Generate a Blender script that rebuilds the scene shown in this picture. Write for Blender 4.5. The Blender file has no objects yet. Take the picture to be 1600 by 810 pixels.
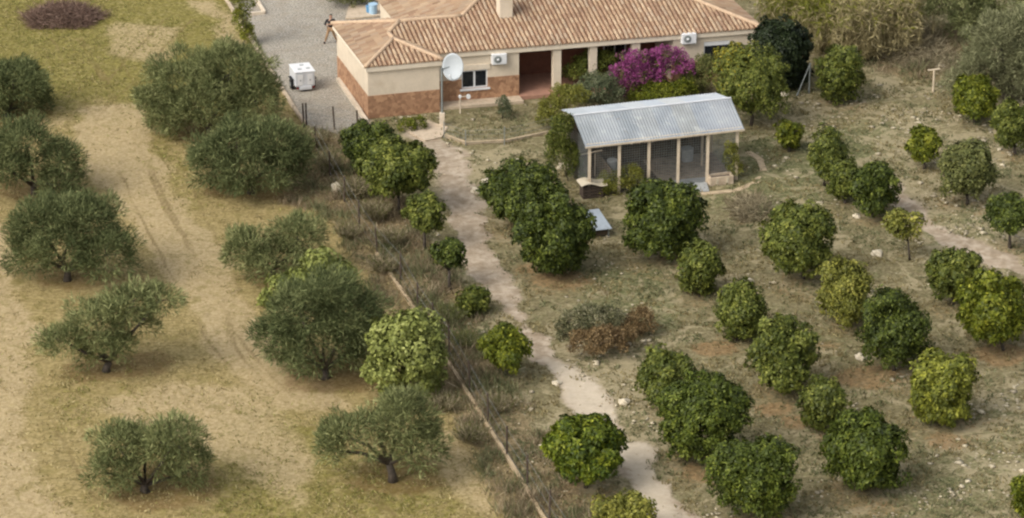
import bpy, math, numpy as np
from mathutils import Vector, Matrix
R = math.radians
C = bpy.context.scene.collection
sc = bpy.context.scene

# ------------------------------------------------------------------ camera
PITCH, HGT, FPX = R(24.5), 64.0, 5000.0
cd = bpy.data.cameras.new('camera'); cam = bpy.data.objects.new('camera', cd); C.objects.link(cam)
cam.location = (0, 0, HGT); cam.rotation_euler = (R(90) - PITCH, 0, 0)
cd.sensor_width = 36; cd.lens = 36 * FPX / 1600; cd.clip_start = 1; cd.clip_end = 6000
sc.camera = cam
# ------------------------------------------------------------------ light
SUN_EL, SUN_AZ = R(43), R(232)          # azimuth clockwise from +Y: the sun stands to the left
w = bpy.data.worlds.new('World'); sc.world = w; w.use_nodes = True
nt = w.node_tree; sky = nt.nodes.new('ShaderNodeTexSky'); sky.sky_type = 'NISHITA'
sky.sun_disc = False; sky.sun_elevation = SUN_EL; sky.sun_rotation = SUN_AZ
sky.dust_density = 4.0; sky.air_density = 1.0; sky.ozone_density = 0.6
hs = nt.nodes.new('ShaderNodeHueSaturation'); hs.inputs['Saturation'].default_value = .35   # a milky, thinly overcast sky
nt.links.new(sky.outputs[0], hs.inputs['Color']); nt.links.new(hs.outputs[0], nt.nodes['Background'].inputs[0]); nt.nodes['Background'].inputs[1].default_value = 0.15
sd = bpy.data.lights.new('sun', 'SUN'); sun = bpy.data.objects.new('sun', sd); C.objects.link(sun)
sd.energy = .95; sd.angle = R(34); sd.color = (1, .95, .87)
tosun = Vector((math.sin(SUN_AZ) * math.cos(SUN_EL), math.cos(SUN_AZ) * math.cos(SUN_EL), math.sin(SUN_EL)))
sun.rotation_euler = tosun.to_track_quat('Z', 'Y').to_euler(); sun.location = (0, 140, 60)
sc.view_settings.view_transform = 'Standard'; sc.view_settings.look = 'None'
sc.view_settings.gamma = 1; sc.view_settings.use_curve_mapping = False
sc.view_settings.exposure = 0.66
sc.render.engine = 'CYCLES'
sc.cycles.use_denoising = True
sc.cycles.filter_width = 2.3
sc.cycles.max_bounces = 6; sc.cycles.diffuse_bounces = 3; sc.cycles.transparent_max_bounces = 8

# ------------------------------------------------------------------ pixel <-> world (1600 x 810 frame)
F_ = np.array([0, math.cos(PITCH), -math.sin(PITCH)]); U_ = np.array([0, math.sin(PITCH), math.cos(PITCH)]); X_ = np.array([1., 0, 0])
CAM = np.array([0, 0, HGT])
def ray(px, py): return F_ * FPX + X_ * (px - 800) + U_ * (405 - py)
def G(px, py, z=0.0):
    d = ray(px, py); return CAM + d * ((z - HGT) / d[2])
def scale_at(p): return FPX / float((np.asarray(p, float) - CAM) @ F_)
def pix_xy(x, y):
    q1 = y * F_[1] + (-HGT) * F_[2]; q2 = y * U_[1] + (-HGT) * U_[2]
    return 800 + FPX * x / q1, 405 - FPX * q2 / q1

# ------------------------------------------------------------------ naming helpers
def tag(o, label=None, cat=None, group=None, kind=None):
    if label: o['label'] = label
    if cat: o['category'] = cat
    if group: o['group'] = group
    if kind: o['kind'] = kind
    return o
def thing(name, label, cat, loc, group=None):
    o = bpy.data.objects.new(name, None); C.objects.link(o)
    o.location = tuple(float(v) for v in loc); o.empty_display_size = .3
    return tag(o, label, cat, group)
def world_loc(o):
    v = np.zeros(3)
    while o is not None:
        v += np.array(o.location); o = o.parent
    return v

# ------------------------------------------------------------------ materials
def srgb(*c):
    return tuple(((v / 255) / 12.92 if v <= 10 else (((v / 255) + .055) / 1.055) ** 2.4) for v in c)
def new_mat(name):
    m = bpy.data.materials.new(name); m.use_nodes = True
    return m, m.node_tree, m.node_tree.nodes['Principled BSDF']
def N(nt, t, **kw):
    n = nt.nodes.new(t)
    for k, v in kw.items():
        if k in ('op', 'operation'): n.operation = v
        else: setattr(n, k, v)
    return n
def setin(nt, n, i, v):
    if hasattr(v, 'is_output') or isinstance(v, bpy.types.NodeSocket): nt.links.new(v, n.inputs[i])
    else: n.inputs[i].default_value = v
def math_(nt, op, a, b=None, clamp=False):
    n = nt.nodes.new('ShaderNodeMath'); n.operation = op; n.use_clamp = clamp
    setin(nt, n, 0, a)
    if b is not None: setin(nt, n, 1, b)
    return n.outputs[0]
def mixc(nt, f, a, b, mode='MIX'):
    n = nt.nodes.new('ShaderNodeMix'); n.data_type = 'RGBA'; n.blend_type = mode
    setin(nt, n, 0, f)
    for i, v in ((6, a), (7, b)):
        if isinstance(v, tuple): n.inputs[i].default_value = (*v[:3], 1)
        else: nt.links.new(v, n.inputs[i])
    return n.outputs[2]
def noise(nt, vec, scale, detail=4, rough=.6, dist=0.):
    n = nt.nodes.new('ShaderNodeTexNoise'); n.inputs['Scale'].default_value = scale; n.inputs['Detail'].default_value = detail
    n.inputs['Roughness'].default_value = rough; n.inputs['Distortion'].default_value = dist
    nt.links.new(vec, n.inputs['Vector']); return n.outputs['Fac']
def sstep(nt, v, a, b):
    n = nt.nodes.new('ShaderNodeMapRange'); n.interpolation_type = 'SMOOTHSTEP'
    setin(nt, n, 0, v); n.inputs[1].default_value = a; n.inputs[2].default_value = b; return n.outputs[0]
def geo_pos(nt): return nt.nodes.new('ShaderNodeNewGeometry').outputs['Position']
def bump(nt, bsdf, h, strength=.3, dist=.03):
    b = nt.nodes.new('ShaderNodeBump'); b.inputs['Strength'].default_value = strength; b.inputs['Distance'].default_value = dist
    nt.links.new(h, b.inputs['Height']); nt.links.new(b.outputs[0], bsdf.inputs['Normal'])
def mat_plain(name, col, rough=.8, var=.18, scale=3., dirt=None, metal=0., bumps=.15, spec=.3):
    m, nt, p = new_mat(name); pos = geo_pos(nt)
    n1 = noise(nt, pos, scale, 5, .65); n2 = noise(nt, pos, scale * 9, 3, .6)
    k = math_(nt, 'ADD', math_(nt, 'MULTIPLY', n1, .65), math_(nt, 'MULTIPLY', n2, .35))
    lo = tuple(c * (1 - var * 1.6) for c in col); hi = tuple(min(1, c * (1 + var)) for c in col)
    c = mixc(nt, sstep(nt, k, .32, .68), lo, hi)
    if dirt: c = mixc(nt, math_(nt, 'MULTIPLY', sstep(nt, noise(nt, pos, scale * .7, 6, .7), .5, .75), .7), c, dirt)
    nt.links.new(c, p.inputs['Base Color']); p.inputs['Roughness'].default_value = rough; p.inputs['Metallic'].default_value = metal
    p.inputs['Specular IOR Level'].default_value = spec
    if bumps: bump(nt, p, n2, bumps, .01)
    return m
def mat_attr(name, rough=.6, translucent=0.0, spec=.3):
    """colour of every leaf, blade or tile comes from its own 'tint' attribute"""
    m, nt, p = new_mat(name); a = N(nt, 'ShaderNodeAttribute'); a.attribute_name = 'tint'
    nt.links.new(a.outputs['Color'], p.inputs['Base Color']); p.inputs['Roughness'].default_value = rough
    p.inputs['Specular IOR Level'].default_value = spec
    if translucent:
        t = N(nt, 'ShaderNodeBsdfTranslucent'); nt.links.new(a.outputs['Color'], t.inputs[0])
        mx = N(nt, 'ShaderNodeMixShader'); mx.inputs[0].default_value = translucent
        nt.links.new(p.outputs[0], mx.inputs[1]); nt.links.new(t.outputs[0], mx.inputs[2])
        nt.links.new(mx.outputs[0], nt.nodes['Material Output'].inputs[0])
    return m
M = dict(
    leaf=mat_attr('glossy_leaf', .5, .12, .18), olive=mat_attr('olive_leaf', .7, .22, .08), blade=mat_attr('grass_blade', .85, .2, .1),
    tile=mat_attr('clay_tile', .85, 0, .2), stone_bits=mat_attr('field_stone', .9, 0, .2),
    bark=mat_plain('bark', (.075, .06, .045), .9, .4, 8), twig=mat_plain('dry_twig', (.16, .12, .09), .9, .4, 6),
    cream=mat_plain('cream_render', srgb(208, 193, 170), .85, .06, 1.2, dirt=srgb(190, 172, 146)),
    fascia=mat_plain('pale_cornice', srgb(214, 200, 178), .8, .05, 2, dirt=srgb(190, 170, 145)),
    brown=mat_plain('brown_stone_tile', srgb(150, 110, 82), .75, .2, 2.5, dirt=srgb(125, 88, 65)),
    brown_in=mat_plain('porch_brown_tile', srgb(118, 76, 58), .7, .15, 3),
    terracotta=mat_plain('terracotta_floor', srgb(165, 125, 105), .7, .12, 3),
    mortar=mat_plain('ridge_mortar', srgb(186, 160, 132), .9, .1, 5),
    tilebed=mat_plain('tile_bed', srgb(118, 86, 64), .9, .15, 3),
    white=mat_plain('white_paint', (.68, .68, .67), .45, .04, 3),
    whitemetal=mat_plain('white_metal', (.56, .57, .58), .4, .05, 4),
    glass=mat_plain('dark_glass', (.012, .015, .02), .08, .0, 1, bumps=0, spec=.6),
    black=mat_plain('black_rubber', (.02, .02, .02), .8, .1, 8),
    grey=mat_plain('galvanised_steel', srgb(140, 145, 142), .5, .1, 4, metal=.3),
    darkpost=mat_plain('weathered_dark_post', srgb(82, 70, 60), .9, .2, 8),
    concrete=mat_plain('pale_concrete', srgb(190, 172, 148), .9, .12, 4, dirt=srgb(150, 130, 105)),
    whitekerb=mat_plain('whitewashed_kerb', srgb(205, 190, 168), .9, .1, 4, dirt=srgb(160, 140, 115)),
    tanedge=mat_plain('tan_concrete', srgb(184, 162, 130), .9, .15, 4, dirt=srgb(146, 126, 96)),
    tanlight=mat_plain('dusty_concrete', srgb(184, 164, 134), .95, .2, 3, dirt=srgb(150, 130, 100)),
    slab=mat_plain('bluish_slab', srgb(160, 162, 160), .8, .12, 5),
    timber=mat_plain('pale_timber_post', srgb(196, 180, 156), .85, .08, 5, dirt=srgb(162, 142, 118)),
    darkboard=mat_plain('dark_netting_board', srgb(92, 79, 64), .95, .35, 2.5, dirt=srgb(66, 62, 50)),
    blue=mat_plain('blue_plastic', (.10, .25, .42), .4, .05, 4), lightblue=mat_plain('light_blue_plastic', (.35, .5, .62), .4, .05, 4),
    skin=mat_plain('skin', (.42, .25, .17), .6, .03, 5, bumps=0), hair=mat_plain('dark_hair', (.02, .015, .012), .6, .1, 20),
    khaki=mat_plain('khaki_cloth', srgb(150, 122, 92), .9, .08, 8), blackcloth=mat_plain('black_cloth', (.018, .018, .02), .9, .1, 8),
    rock=mat_plain('pale_rock', srgb(196, 184, 160), .9, .15, 6),
    plywood=mat_plain('pale_sheet', srgb(196, 184, 160), .7, .08, 4, dirt=srgb(160, 145, 120)),
)
# corrugated metal: bluish grey with pale worn streaks running down the slope (object-space)
def mat_roofmetal():
    m, nt, p = new_mat('corrugated_zinc'); a = N(nt, 'ShaderNodeAttribute'); a.attribute_name = 'tint'
    pos = geo_pos(nt); n1 = noise(nt, pos, .8, 5, .6); n2 = noise(nt, pos, 6, 4, .6)
    c = mixc(nt, sstep(nt, n1, .35, .65), a.outputs['Color'], mixc(nt, .35, a.outputs['Color'], (.42, .44, .45)))
    st = math_(nt, 'MULTIPLY', sstep(nt, noise(nt, pos, 1.6, 3, .5), .58, .70), .22)
    c = mixc(nt, st, c, srgb(205, 205, 198)); c = mixc(nt, math_(nt, 'MULTIPLY', sstep(nt, n2, .55, .75), .25), c, srgb(150, 140, 122))
    c = mixc(nt, math_(nt, 'MULTIPLY', sstep(nt, noise(nt, pos, 2.3, 6, .7, 1.5), .58, .72), .5), c, srgb(128, 112, 96))
    nt.links.new(c, p.inputs['Base Color']); p.inputs['Roughness'].default_value = .75; p.inputs['Specular IOR Level'].default_value = .12
    return m
M['zinc'] = mat_roofmetal()
def mat_stone_clad():
    m, nt, p = new_mat('stone_cladding'); pos = geo_pos(nt); v = N(nt, 'ShaderNodeTexVoronoi'); v.inputs['Scale'].default_value = 5.5; nt.links.new(pos, v.inputs['Vector'])
    hs = N(nt, 'ShaderNodeSeparateColor'); nt.links.new(v.outputs['Color'], hs.inputs[0])
    c = mixc(nt, hs.outputs[0], srgb(132, 96, 70), srgb(180, 140, 106)); c = mixc(nt, math_(nt, 'MULTIPLY', sstep(nt, noise(nt, pos, 1.2, 5, .6), .4, .7), .4), c, srgb(168, 130, 98))
    c = mixc(nt, math_(nt, 'MULTIPLY', sstep(nt, noise(nt, pos, 14, 4, .6), .45, .7), .3), c, srgb(110, 82, 62)); nt.links.new(c, p.inputs['Base Color']); p.inputs['Roughness'].default_value = .85; return m
M['brown'] = mat_stone_clad()

# ------------------------------------------------------------------ mesh builders
def mesh_obj(name, V, Fc, mat, parent=None, tint=None, smooth=False):
    """V (n,3) world coordinates; Fc (m,k) array or list of faces; tint (n,3) optional"""
    V = np.asarray(V, np.float32); me = bpy.data.meshes.new(name)
    if parent is not None: V = V - world_loc(parent).astype(np.float32)
    if isinstance(Fc, np.ndarray):
        k = Fc.shape[1]; m = len(Fc)
        me.vertices.add(len(V)); me.vertices.foreach_set('co', V.ravel())
        me.loops.add(m * k); me.loops.foreach_set('vertex_index', Fc.astype(np.int32).ravel())
        me.polygons.add(m); me.polygons.foreach_set('loop_start', np.arange(0, m * k, k, dtype=np.int32))
        me.polygons.foreach_set('loop_total', np.full(m, k, np.int32)); me.update(calc_edges=True)
    else: me.from_pydata([tuple(map(float, v)) for v in V], [], Fc); me.update()
    if smooth: me.polygons.foreach_set('use_smooth', np.ones(len(me.polygons), bool))
    if tint is not None:
        a = me.color_attributes.new('tint', 'FLOAT_COLOR', 'POINT')
        t = np.ones((len(V), 4), np.float32); t[:, :3] = tint; a.data.foreach_set('color', t.ravel())
    me.materials.append(mat); o = bpy.data.objects.new(name, me); C.objects.link(o)
    if parent is not None: o.parent = parent
    return o
class MB:
    """collects simple solids in world coordinates, builds one mesh"""
    def __init__(s): s.v = []; s.f = []; s.t = []
    def add(s, vs, fs, tint=None):
        b = len(s.v); s.v += [tuple(map(float, v)) for v in vs]; s.f += [tuple(i + b for i in f) for f in fs]
        s.t += [tint or (1, 1, 1)] * len(vs); return s
    def hexa(s, p, tint=None):          # 8 corners: bottom 4 ccw, top 4 ccw
        return s.add(p, [(3, 2, 1, 0), (4, 5, 6, 7), (0, 1, 5, 4), (1, 2, 6, 5), (2, 3, 7, 6), (3, 0, 4, 7)], tint)
    def box(s, x0, x1, y0, y1, z0, z1, f=None, tint=None):
        p = [(x0, y0, z0), (x1, y0, z0), (x1, y1, z0), (x0, y1, z0), (x0, y0, z1), (x1, y0, z1), (x1, y1, z1), (x0, y1, z1)]
        return s.hexa([f(*q) for q in p] if f else p, tint)
    def bar(s, a, b, w, h=None, tint=None):
        a, b = Vector(a), Vector(b); h = h or w; d = (b - a).normalized()
        up = Vector((0, 0, 1)) if abs(d.z) < .9 else Vector((0, 1, 0)); sx = d.cross(up).normalized(); sy = sx.cross(d).normalized()
        q = [(-1, -1), (1, -1), (1, 1), (-1, 1)]
        return s.hexa([a + sx * i * w / 2 + sy * j * h / 2 for i, j in q] + [b + sx * i * w / 2 + sy * j * h / 2 for i, j in q], tint)
    def tube(s, pts, rad, n=8, tint=None):
        pts = [Vector(tuple(map(float, p))) for p in pts]; rad = rad if hasattr(rad, '__len__') else [rad] * len(pts)
        vs = []; fs = []
        for i, p in enumerate(pts):
            d = (pts[min(i + 1, len(pts) - 1)] - pts[max(i - 1, 0)]).normalized()
            up = Vector((0, 0, 1)) if abs(d.z) < .9 else Vector((0, 1, 0)); a = d.cross(up).normalized(); b = a.cross(d)
            vs += [p + (a * math.cos(2 * math.pi * k / n) + b * math.sin(2 * math.pi * k / n)) * rad[i] for k in range(n)]
        for i in range(len(pts) - 1):
            fs += [(i * n + k, i * n + (k + 1) % n, (i + 1) * n + (k + 1) % n, (i + 1) * n + k) for k in range(n)]
        fs += [tuple(range(n))[::-1], tuple(range((len(pts) - 1) * n, len(pts) * n))]
        return s.add(vs, fs, tint)
    def build(s, name, mat, parent=None, smooth=False, bevel=0):
        o = mesh_obj(name, s.v, s.f, mat, parent, np.array(s.t), smooth)
        if bevel:
            b = o.modifiers.new('bevel', 'BEVEL'); b.width = bevel; b.segments = 2; b.limit_method = 'ANGLE'
        return o

rng = np.random.default_rng(11)
def unit(v): return v / np.maximum(np.linalg.norm(v, axis=-1, keepdims=True), 1e-9)
def kites(P, A, B, L, W, mid=.45):
    """leaf/blade kites. P,A,B (n,3); L,W (n,)"""
    n = len(P); L = L[:, None]; W = W[:, None]
    V = np.stack([P, P + A * L * mid + B * W * .5, P + A * L, P + A * L * mid - B * W * .5], 1).reshape(-1, 3)
    return V, np.arange(4 * n).reshape(n, 4)
def vnoise(x, y, s, seed=0):
    """smooth value noise on numpy arrays, 0..1"""
    x = x / s; y = y / s; xi = np.floor(x).astype(np.int64); yi = np.floor(y).astype(np.int64); fx = x - xi; fy = y - yi
    fx = fx * fx * (3 - 2 * fx); fy = fy * fy * (3 - 2 * fy)
    def h(a, b):
        v = np.sin(a * 127.1 + b * 311.7 + seed * 74.7) * 43758.5453; return v - np.floor(v)
    return (h(xi, yi) * (1 - fx) + h(xi + 1, yi) * fx) * (1 - fy) + (h(xi, yi + 1) * (1 - fx) + h(xi + 1, yi + 1) * fx) * fy
def fbm(x, y, s, seed=0, o=4):
    a = 0; t = 0; k = 1.
    for i in range(o): a = a + vnoise(x, y, s / 2 ** i, seed + i * 13) * k; t += k; k *= .55
    return a / t
def sm(v, a, b):
    t = np.clip((v - a) / (b - a), 0, 1); return t * t * (3 - 2 * t)
def seg_dist(x, y, pts):
    best = np.full(np.shape(x), 1e9); side = np.zeros(np.shape(x))
    for (ax, ay), (bx, by) in zip(pts[:-1], pts[1:]):
        dx, dy = bx - ax, by - ay; t = np.clip(((x - ax) * dx + (y - ay) * dy) / (dx * dx + dy * dy), 0, 1)
        d = np.hypot(x - ax - t * dx, y - ay - t * dy); c = dx * (y - ay) - dy * (x - ax)
        side = np.where(d < best, np.sign(c), side); best = np.minimum(best, d)
    return best, side
def PW(l): return [tuple(G(*p)[:2]) for p in l]
def in_poly(x, y, pts):
    r = np.zeros(np.shape(x), bool); n = len(pts)
    for i in range(n):
        x1, y1 = pts[i]; x2, y2 = pts[(i + 1) % n]
        r ^= ((y1 > y) != (y2 > y)) & (x < (x2 - x1) * (y - y1) / ((y2 - y1) or 1e-9) + x1)
    return r
def poly_mask(x, y, pts, soft):
    d, _ = seg_dist(x, y, pts + [pts[0]]); s = np.where(in_poly(x, y, pts), d, -d); return sm(s, -soft, soft)

# ------------------------------------------------------------------ lists of trees (pixel boxes in the 1600x810 frame)
BX = dict(  # citrus trees: x0, x1, ytop, ybottom, base x, base y, colour key
)
CITRUS = [
 (528,628,188,262,575,262,'dark','dense dark green orange tree nearest the driveway corner of the house'),
 (556,682,218,300,624,334,'mid','wide citrus tree between the house corner and the head of the path'),
 (633,694,300,362,663,390,'mid','small citrus tree with thin bare trunk just left of the upper path'),
 (672,726,375,418,704,452,'dark','sparse young citrus tree beside the path, between the thin-trunked tree and the fence'),
 (714,766,450,488,742,490,'mid','lowest round citrus bush hugging the left edge of the path'),
 (750,826,508,566,798,588,'bright','small bright citrus tree on thin trunk left of the pale path bend'),
 (752,886,250,350,815,352,'dark','large dark citrus tree left of the shed, upper one of the touching pair'),
 (804,928,305,426,872,428,'dark','large dark citrus tree below its touching twin, left of the low bluish metal sheet'),
 (962,1103,280,398,1033,402,'dark','big round dark citrus tree right in front of the metal roofed shed'),
 (1058,1128,376,460,1093,463,'mid','narrow upright citrus tree just below the big round one at the shed'),
 (1182,1310,320,412,1256,436,'mid','wide citrus tree with short dark trunk, alone right of the brown brush patch'),
 (1114,1196,440,530,1152,532,'mid','rounded olive toned citrus tree above orange leaf litter'),
 (1170,1280,495,608,1215,610,'mid','tall ragged citrus tree touching the one above orange litter'),
 (1274,1366,404,505,1325,508,'light','thin pale green citrus tree with gaps, above a dark bushy neighbour'),
 (1335,1460,457,565,1397,580,'dark','dark bushy citrus tree on visible trunk below the thin pale one'),
 (1446,1540,391,455,1490,476,'mid','flat topped citrus tree beside the stony right hand track'),
 (1493,1612,422,525,1568,548,'bright','large bright citrus tree at the right frame edge beside the stony track'),
 (1418,1528,548,660,1480,662,'yellow','yellow green citrus tree, the yellowest in the orchard'),
 (1244,1326,591,665,1290,672,'mid','smaller citrus tree tucked behind the large round one near the bottom'),
 (1282,1422,637,762,1350,766,'dark2','large round citrus tree, lowest big one on the right'),
 (1104,1252,680,806,1185,812,'dark2','large round citrus tree cut close to the bottom frame edge'),
 (1024,1172,582,716,1090,722,'dark2','biggest dark citrus tree right of the pale lower path'),
 (994,1082,542,622,1036,640,'mid','small citrus tree leaning out behind the biggest dark one'),
 (852,977,648,742,915,762,'bright2','bright round citrus tree standing alone at the left edge of the lower path'),
 (920,1026,768,840,975,852,'light','citrus tree half cut off by the bottom frame edge beside the path'),
 (1262,1328,204,282,1290,290,'mid','upright citrus tree, topmost of the touching three behind the shed side'),
 (1293,1346,250,312,1322,318,'mid','middle and smallest citrus tree of the touching three right of the shed'),
 (1328,1403,257,332,1362,340,'dark','lowest citrus tree of the touching three right of the shed'),
 (1417,1470,197,248,1443,264,'bright','small bright citrus tree alone on the grass right of the stones'),
 (1465,1557,220,305,1510,320,'grey','grey green citrus tree with twiggy dark trunk above the stony track'),
 (1540,1612,304,362,1578,388,'dark','dark mushroom shaped citrus tree at the right frame edge'),
 (1486,1562,117,180,1523,192,'bright','bright citrus bush below the silvery olive at the right'),
 (1549,1612,160,226,1588,242,'mid','citrus tree cut by the right frame edge below the silvery olive'),
 (1211,1254,190,230,1232,236,'bright','tiny bright citrus bush right of the shed roof'),
 (1270,1356,71,158,1312,160,'mid','dense box shaped citrus tree beside the metal brace posts'),
 (1580,1625,740,805,1600,812,'bright','bright bush only just showing at the lower right corner'),
]
OLIVES = [  # lobes: (px,py,rx,ry) ; base ; label
 ([(20,125,58,34),(-25,140,50,40),(45,150,34,30)],(12,182),'dark olive tree cut by the left frame edge, below the brushwood pile'),
 ([(40,225,52,36),(95,250,36,34),(15,265,44,36),(85,285,46,22),(-15,240,40,40)],(55,304),'olive tree at the left frame edge with a split dark trunk'),
 ([(70,350,60,44),(140,350,52,46),(50,395,42,46),(165,395,46,46),(105,380,56,56),(110,325,50,20)],(105,438),'large round olive tree with a dark cleft over its trunk'),
 ([(150,500,52,34),(205,475,48,24),(250,466,30,14),(100,530,38,18),(150,545,30,26),(220,505,26,16),(185,545,24,18)],(166,580),'lopsided wind-swept olive tree showing bare lower branches'),
 ([(185,695,48,38),(270,690,50,40),(228,705,46,42),(160,735,30,26),(300,730,34,34),(205,742,34,22)],(228,768),'broad low olive tree near the lower left corner'),
 ([(360,110,66,46),(290,120,58,40),(245,155,36,22),(330,160,80,44),(400,155,40,46),(270,180,44,26)],(330,214),'largest olive tree, between the green field and the driveway kerb'),
 ([(370,225,58,40),(430,222,50,38),(335,255,44,42),(400,262,74,38),(460,245,26,38)],(392,302),'dense dark olive tree at the end of the driveway kerb'),
 ([(395,385,46,30),(465,370,44,36),(430,405,56,34),(375,395,26,26)],(430,440),'small grey olive tree above the yellow green fig leaves'),
 ([(470,490,62,50),(545,490,58,48),(430,530,42,42),(505,535,84,54),(575,530,36,44),(505,450,52,26)],(508,592),'largest dark olive tree beside the bright yellow fig'),
 ([(630,660,54,44),(545,680,42,34),(650,700,48,40),(520,700,26,34),(590,668,42,22),(628,632,30,18)],(614,752),'olive tree with arching branches and a forked bare trunk by the fence'),
]
PXP = [(640,195),(690,235),(715,300),(725,345),(762,420),(800,480),(835,540),(880,585),(915,635),(960,685),(1000,735),(1040,790),(1070,850)]
PATH = PW(PXP)
TRACK = PW([(1375,275),(1390,300),(1420,325),(1470,372),(1530,395),(1640,440)])
FENCE = PW([(345,-10),(420,108),(476,196),(590,400),(648,487),(720,600),(845,805),(905,905)])
CITRUS_SPOTS = []  # circles under the citrus crowns where leaf litter lies
for t in CITRUS: CITRUS_SPOTS.append((*G(t[4], t[5] - 2)[:2], (t[1] - t[0]) / 2 / scale_at(G(t[4], t[5]))))
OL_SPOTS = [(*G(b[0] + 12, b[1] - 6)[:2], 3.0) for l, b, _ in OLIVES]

# ------------------------------------------------------------------ ground: one sheet, fine where it is seen
def axis(lo, hi, step, far):
    a = list(np.arange(lo, hi + step / 2, step)); s = step; v = a[-1]
    while v < far[1]: s *= 1.35; v += s; a.append(v)
    s = step; v = a[0]; pre = []
    while v > far[0]: s *= 1.35; v -= s; pre.append(v)
    return np.array(pre[::-1] + a)
gx = axis(-33, 33, .13, (-2500, 2500)); gy = axis(110, 182, .13, (-1500, 4000))
Xg, Yg = np.meshgrid(gx, gy); px_, py_ = pix_xy(Xg, np.clip(Yg, 60, 400))
wob = (fbm(Xg, Yg, 2.2, 3) - .5)
# masks
dpath, _ = seg_dist(Xg, Yg, PATH); ypx = py_
halfw = .46 + .12 * sm(ypx, 540, 620) + .35 * vnoise(Xg, Yg, 1.7, 5)
m_path = sm(-(dpath - halfw + wob * 2.0), -.55, .5)
m_path = np.maximum(m_path, .75 * poly_mask(Xg, Yg, PW([(655,205),(700,250),(790,300),(740,350),(690,320),(670,260)]), .8) * sm(fbm(Xg, Yg, 1.2, 8), .38, .55))
dtr, _ = seg_dist(Xg, Yg, TRACK); m_track = sm(-(dtr - .7 + wob * 2.0), -.4, .5) * .95
m_drive = poly_mask(Xg + wob * .25, Yg, PW([(330,-80),(425,108),(478,196),(535,210),(560,205),(580,190),(531,126),(640,100),(800,-80)]), .12)
dfen, sfen = seg_dist(Xg, Yg, FENCE); sd_f = dfen * sfen            # positive = left of the line going down?
left = sm(sd_f * -1 if sd_f[0, 0] > 1e8 else sd_f, -.3, .3)
# orient so that the left field is 1
tx, ty = G(100, 400)[:2]; d_, s_ = seg_dist(np.array([tx]), np.array([ty]), FENCE)
SGN = float(np.sign(s_[0])); m_left = sm(sd_f * SGN + wob * .8, -.4, .4)
right_d = -sd_f * SGN                                               # metres to the right of the fence line
m_brush = sm(right_d + wob * 1.5, -1.6, -.6) * sm(-(right_d - 2.6 + wob * 2.4), -.6, .8) * sm(ypx, 190, 240)
m_brush = np.maximum(m_brush, poly_mask(Xg, Yg, PW([(470,215),(560,215),(640,330),(700,430),(640,450),(560,390),(500,330),(440,320)]), .8) * .9)
m_brush = np.maximum(m_brush, poly_mask(Xg, Yg, PW([(1360,20),(1500,40),(1480,130),(1400,120),(1340,90)]), .9))
m_brush = np.maximum(m_brush, poly_mask(Xg, Yg, PW([(1140,310),(1200,312),(1210,345),(1150,352)]), .5) * .8)
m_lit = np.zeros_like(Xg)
for (a, b, r) in CITRUS_SPOTS:
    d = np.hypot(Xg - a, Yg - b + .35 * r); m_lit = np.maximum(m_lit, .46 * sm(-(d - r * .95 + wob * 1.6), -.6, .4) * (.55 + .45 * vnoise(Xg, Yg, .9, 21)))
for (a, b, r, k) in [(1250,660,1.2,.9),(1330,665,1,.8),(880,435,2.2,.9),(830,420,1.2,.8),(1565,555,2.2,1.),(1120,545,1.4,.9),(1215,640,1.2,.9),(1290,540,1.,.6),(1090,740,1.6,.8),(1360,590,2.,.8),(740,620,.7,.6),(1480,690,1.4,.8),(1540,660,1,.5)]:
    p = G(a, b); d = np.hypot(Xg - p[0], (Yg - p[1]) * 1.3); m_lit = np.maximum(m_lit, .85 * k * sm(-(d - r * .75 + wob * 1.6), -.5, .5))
m_olit_shade = np.zeros_like(Xg)  # dry leaf litter plus painted ground shade under the olives
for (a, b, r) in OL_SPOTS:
    d = np.hypot(Xg - a, (Yg - b) * 1.25); m_olit_shade = np.maximum(m_olit_shade, .8 * sm(-(d - r * .75 + wob * 3), -.9, .8))
m_bare = np.zeros_like(Xg)
for poly, k in [([(130,170),(215,160),(262,290),(360,400),(425,540),(560,640),(420,640),(330,540),(270,450),(190,330),(120,240)],1.0),
                ([(0,330),(30,400),(60,500),(40,700),(130,810),(-60,860),(-60,330)],.8), ([(250,590),(400,600),(500,700),(480,810),(330,720),(130,640)],.65),
                ([(40,175),(130,180),(120,205),(0,215)],.5), ([(170,30),(290,40),(280,110),(170,90)],.6), ([(300,0),(345,0),(420,120),(380,110)],.8), ([(680,640),(820,790),(760,830),(660,720)],.6)]:
    m_bare = np.maximum(m_bare, k * poly_mask(Xg + wob * 2, Yg, PW(poly), 1.1))
m_green = .12 + .35 * (fbm(Xg, Yg, 5, 31) > .5) * 0
m_green = m_green + .75 * sm(-(ypx - 190 + wob * 90), -40, 60) * sm(-(px_ - 420), -40, 40)
for poly, k in [([(215,150),(280,200),(310,330),(380,480),(420,600),(390,560),(300,380),(250,270)],.6), ([(20,560),(250,600),(420,720),(420,820),(250,820),(100,700)],.35), ([(380,600),(560,700),(700,760),(830,830),(330,860),(300,760)],.6), ([(60,600),(180,580),(190,640),(60,700)],.4),
                ([(640,700),(700,690),(800,810),(700,810)],.5), ([(1150,210),(1400,190),(1420,280),(1250,330),(1130,300)],.8), ([(1080,300),(1300,290),(1280,350),(1060,330)],.6), ([(1420,420),(1300,600),(1220,480)],.3), ([(640,360),(700,390),(760,480),(830,600),(760,640),(690,520),(640,440)],.9), ([(900,420),(1040,420),(1060,520),(900,500)],.7),
                ([(1420,700),(1600,600),(1600,810),(1400,810)],.45), ([(1420,330),(1560,330),(1540,390),(1440,380)],.6)]:
    m_green = np.maximum(m_green, k * poly_mask(Xg + wob * 2, Yg, PW(poly), 1.3))
m_rock = .38 * np.ones_like(Xg)
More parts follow.
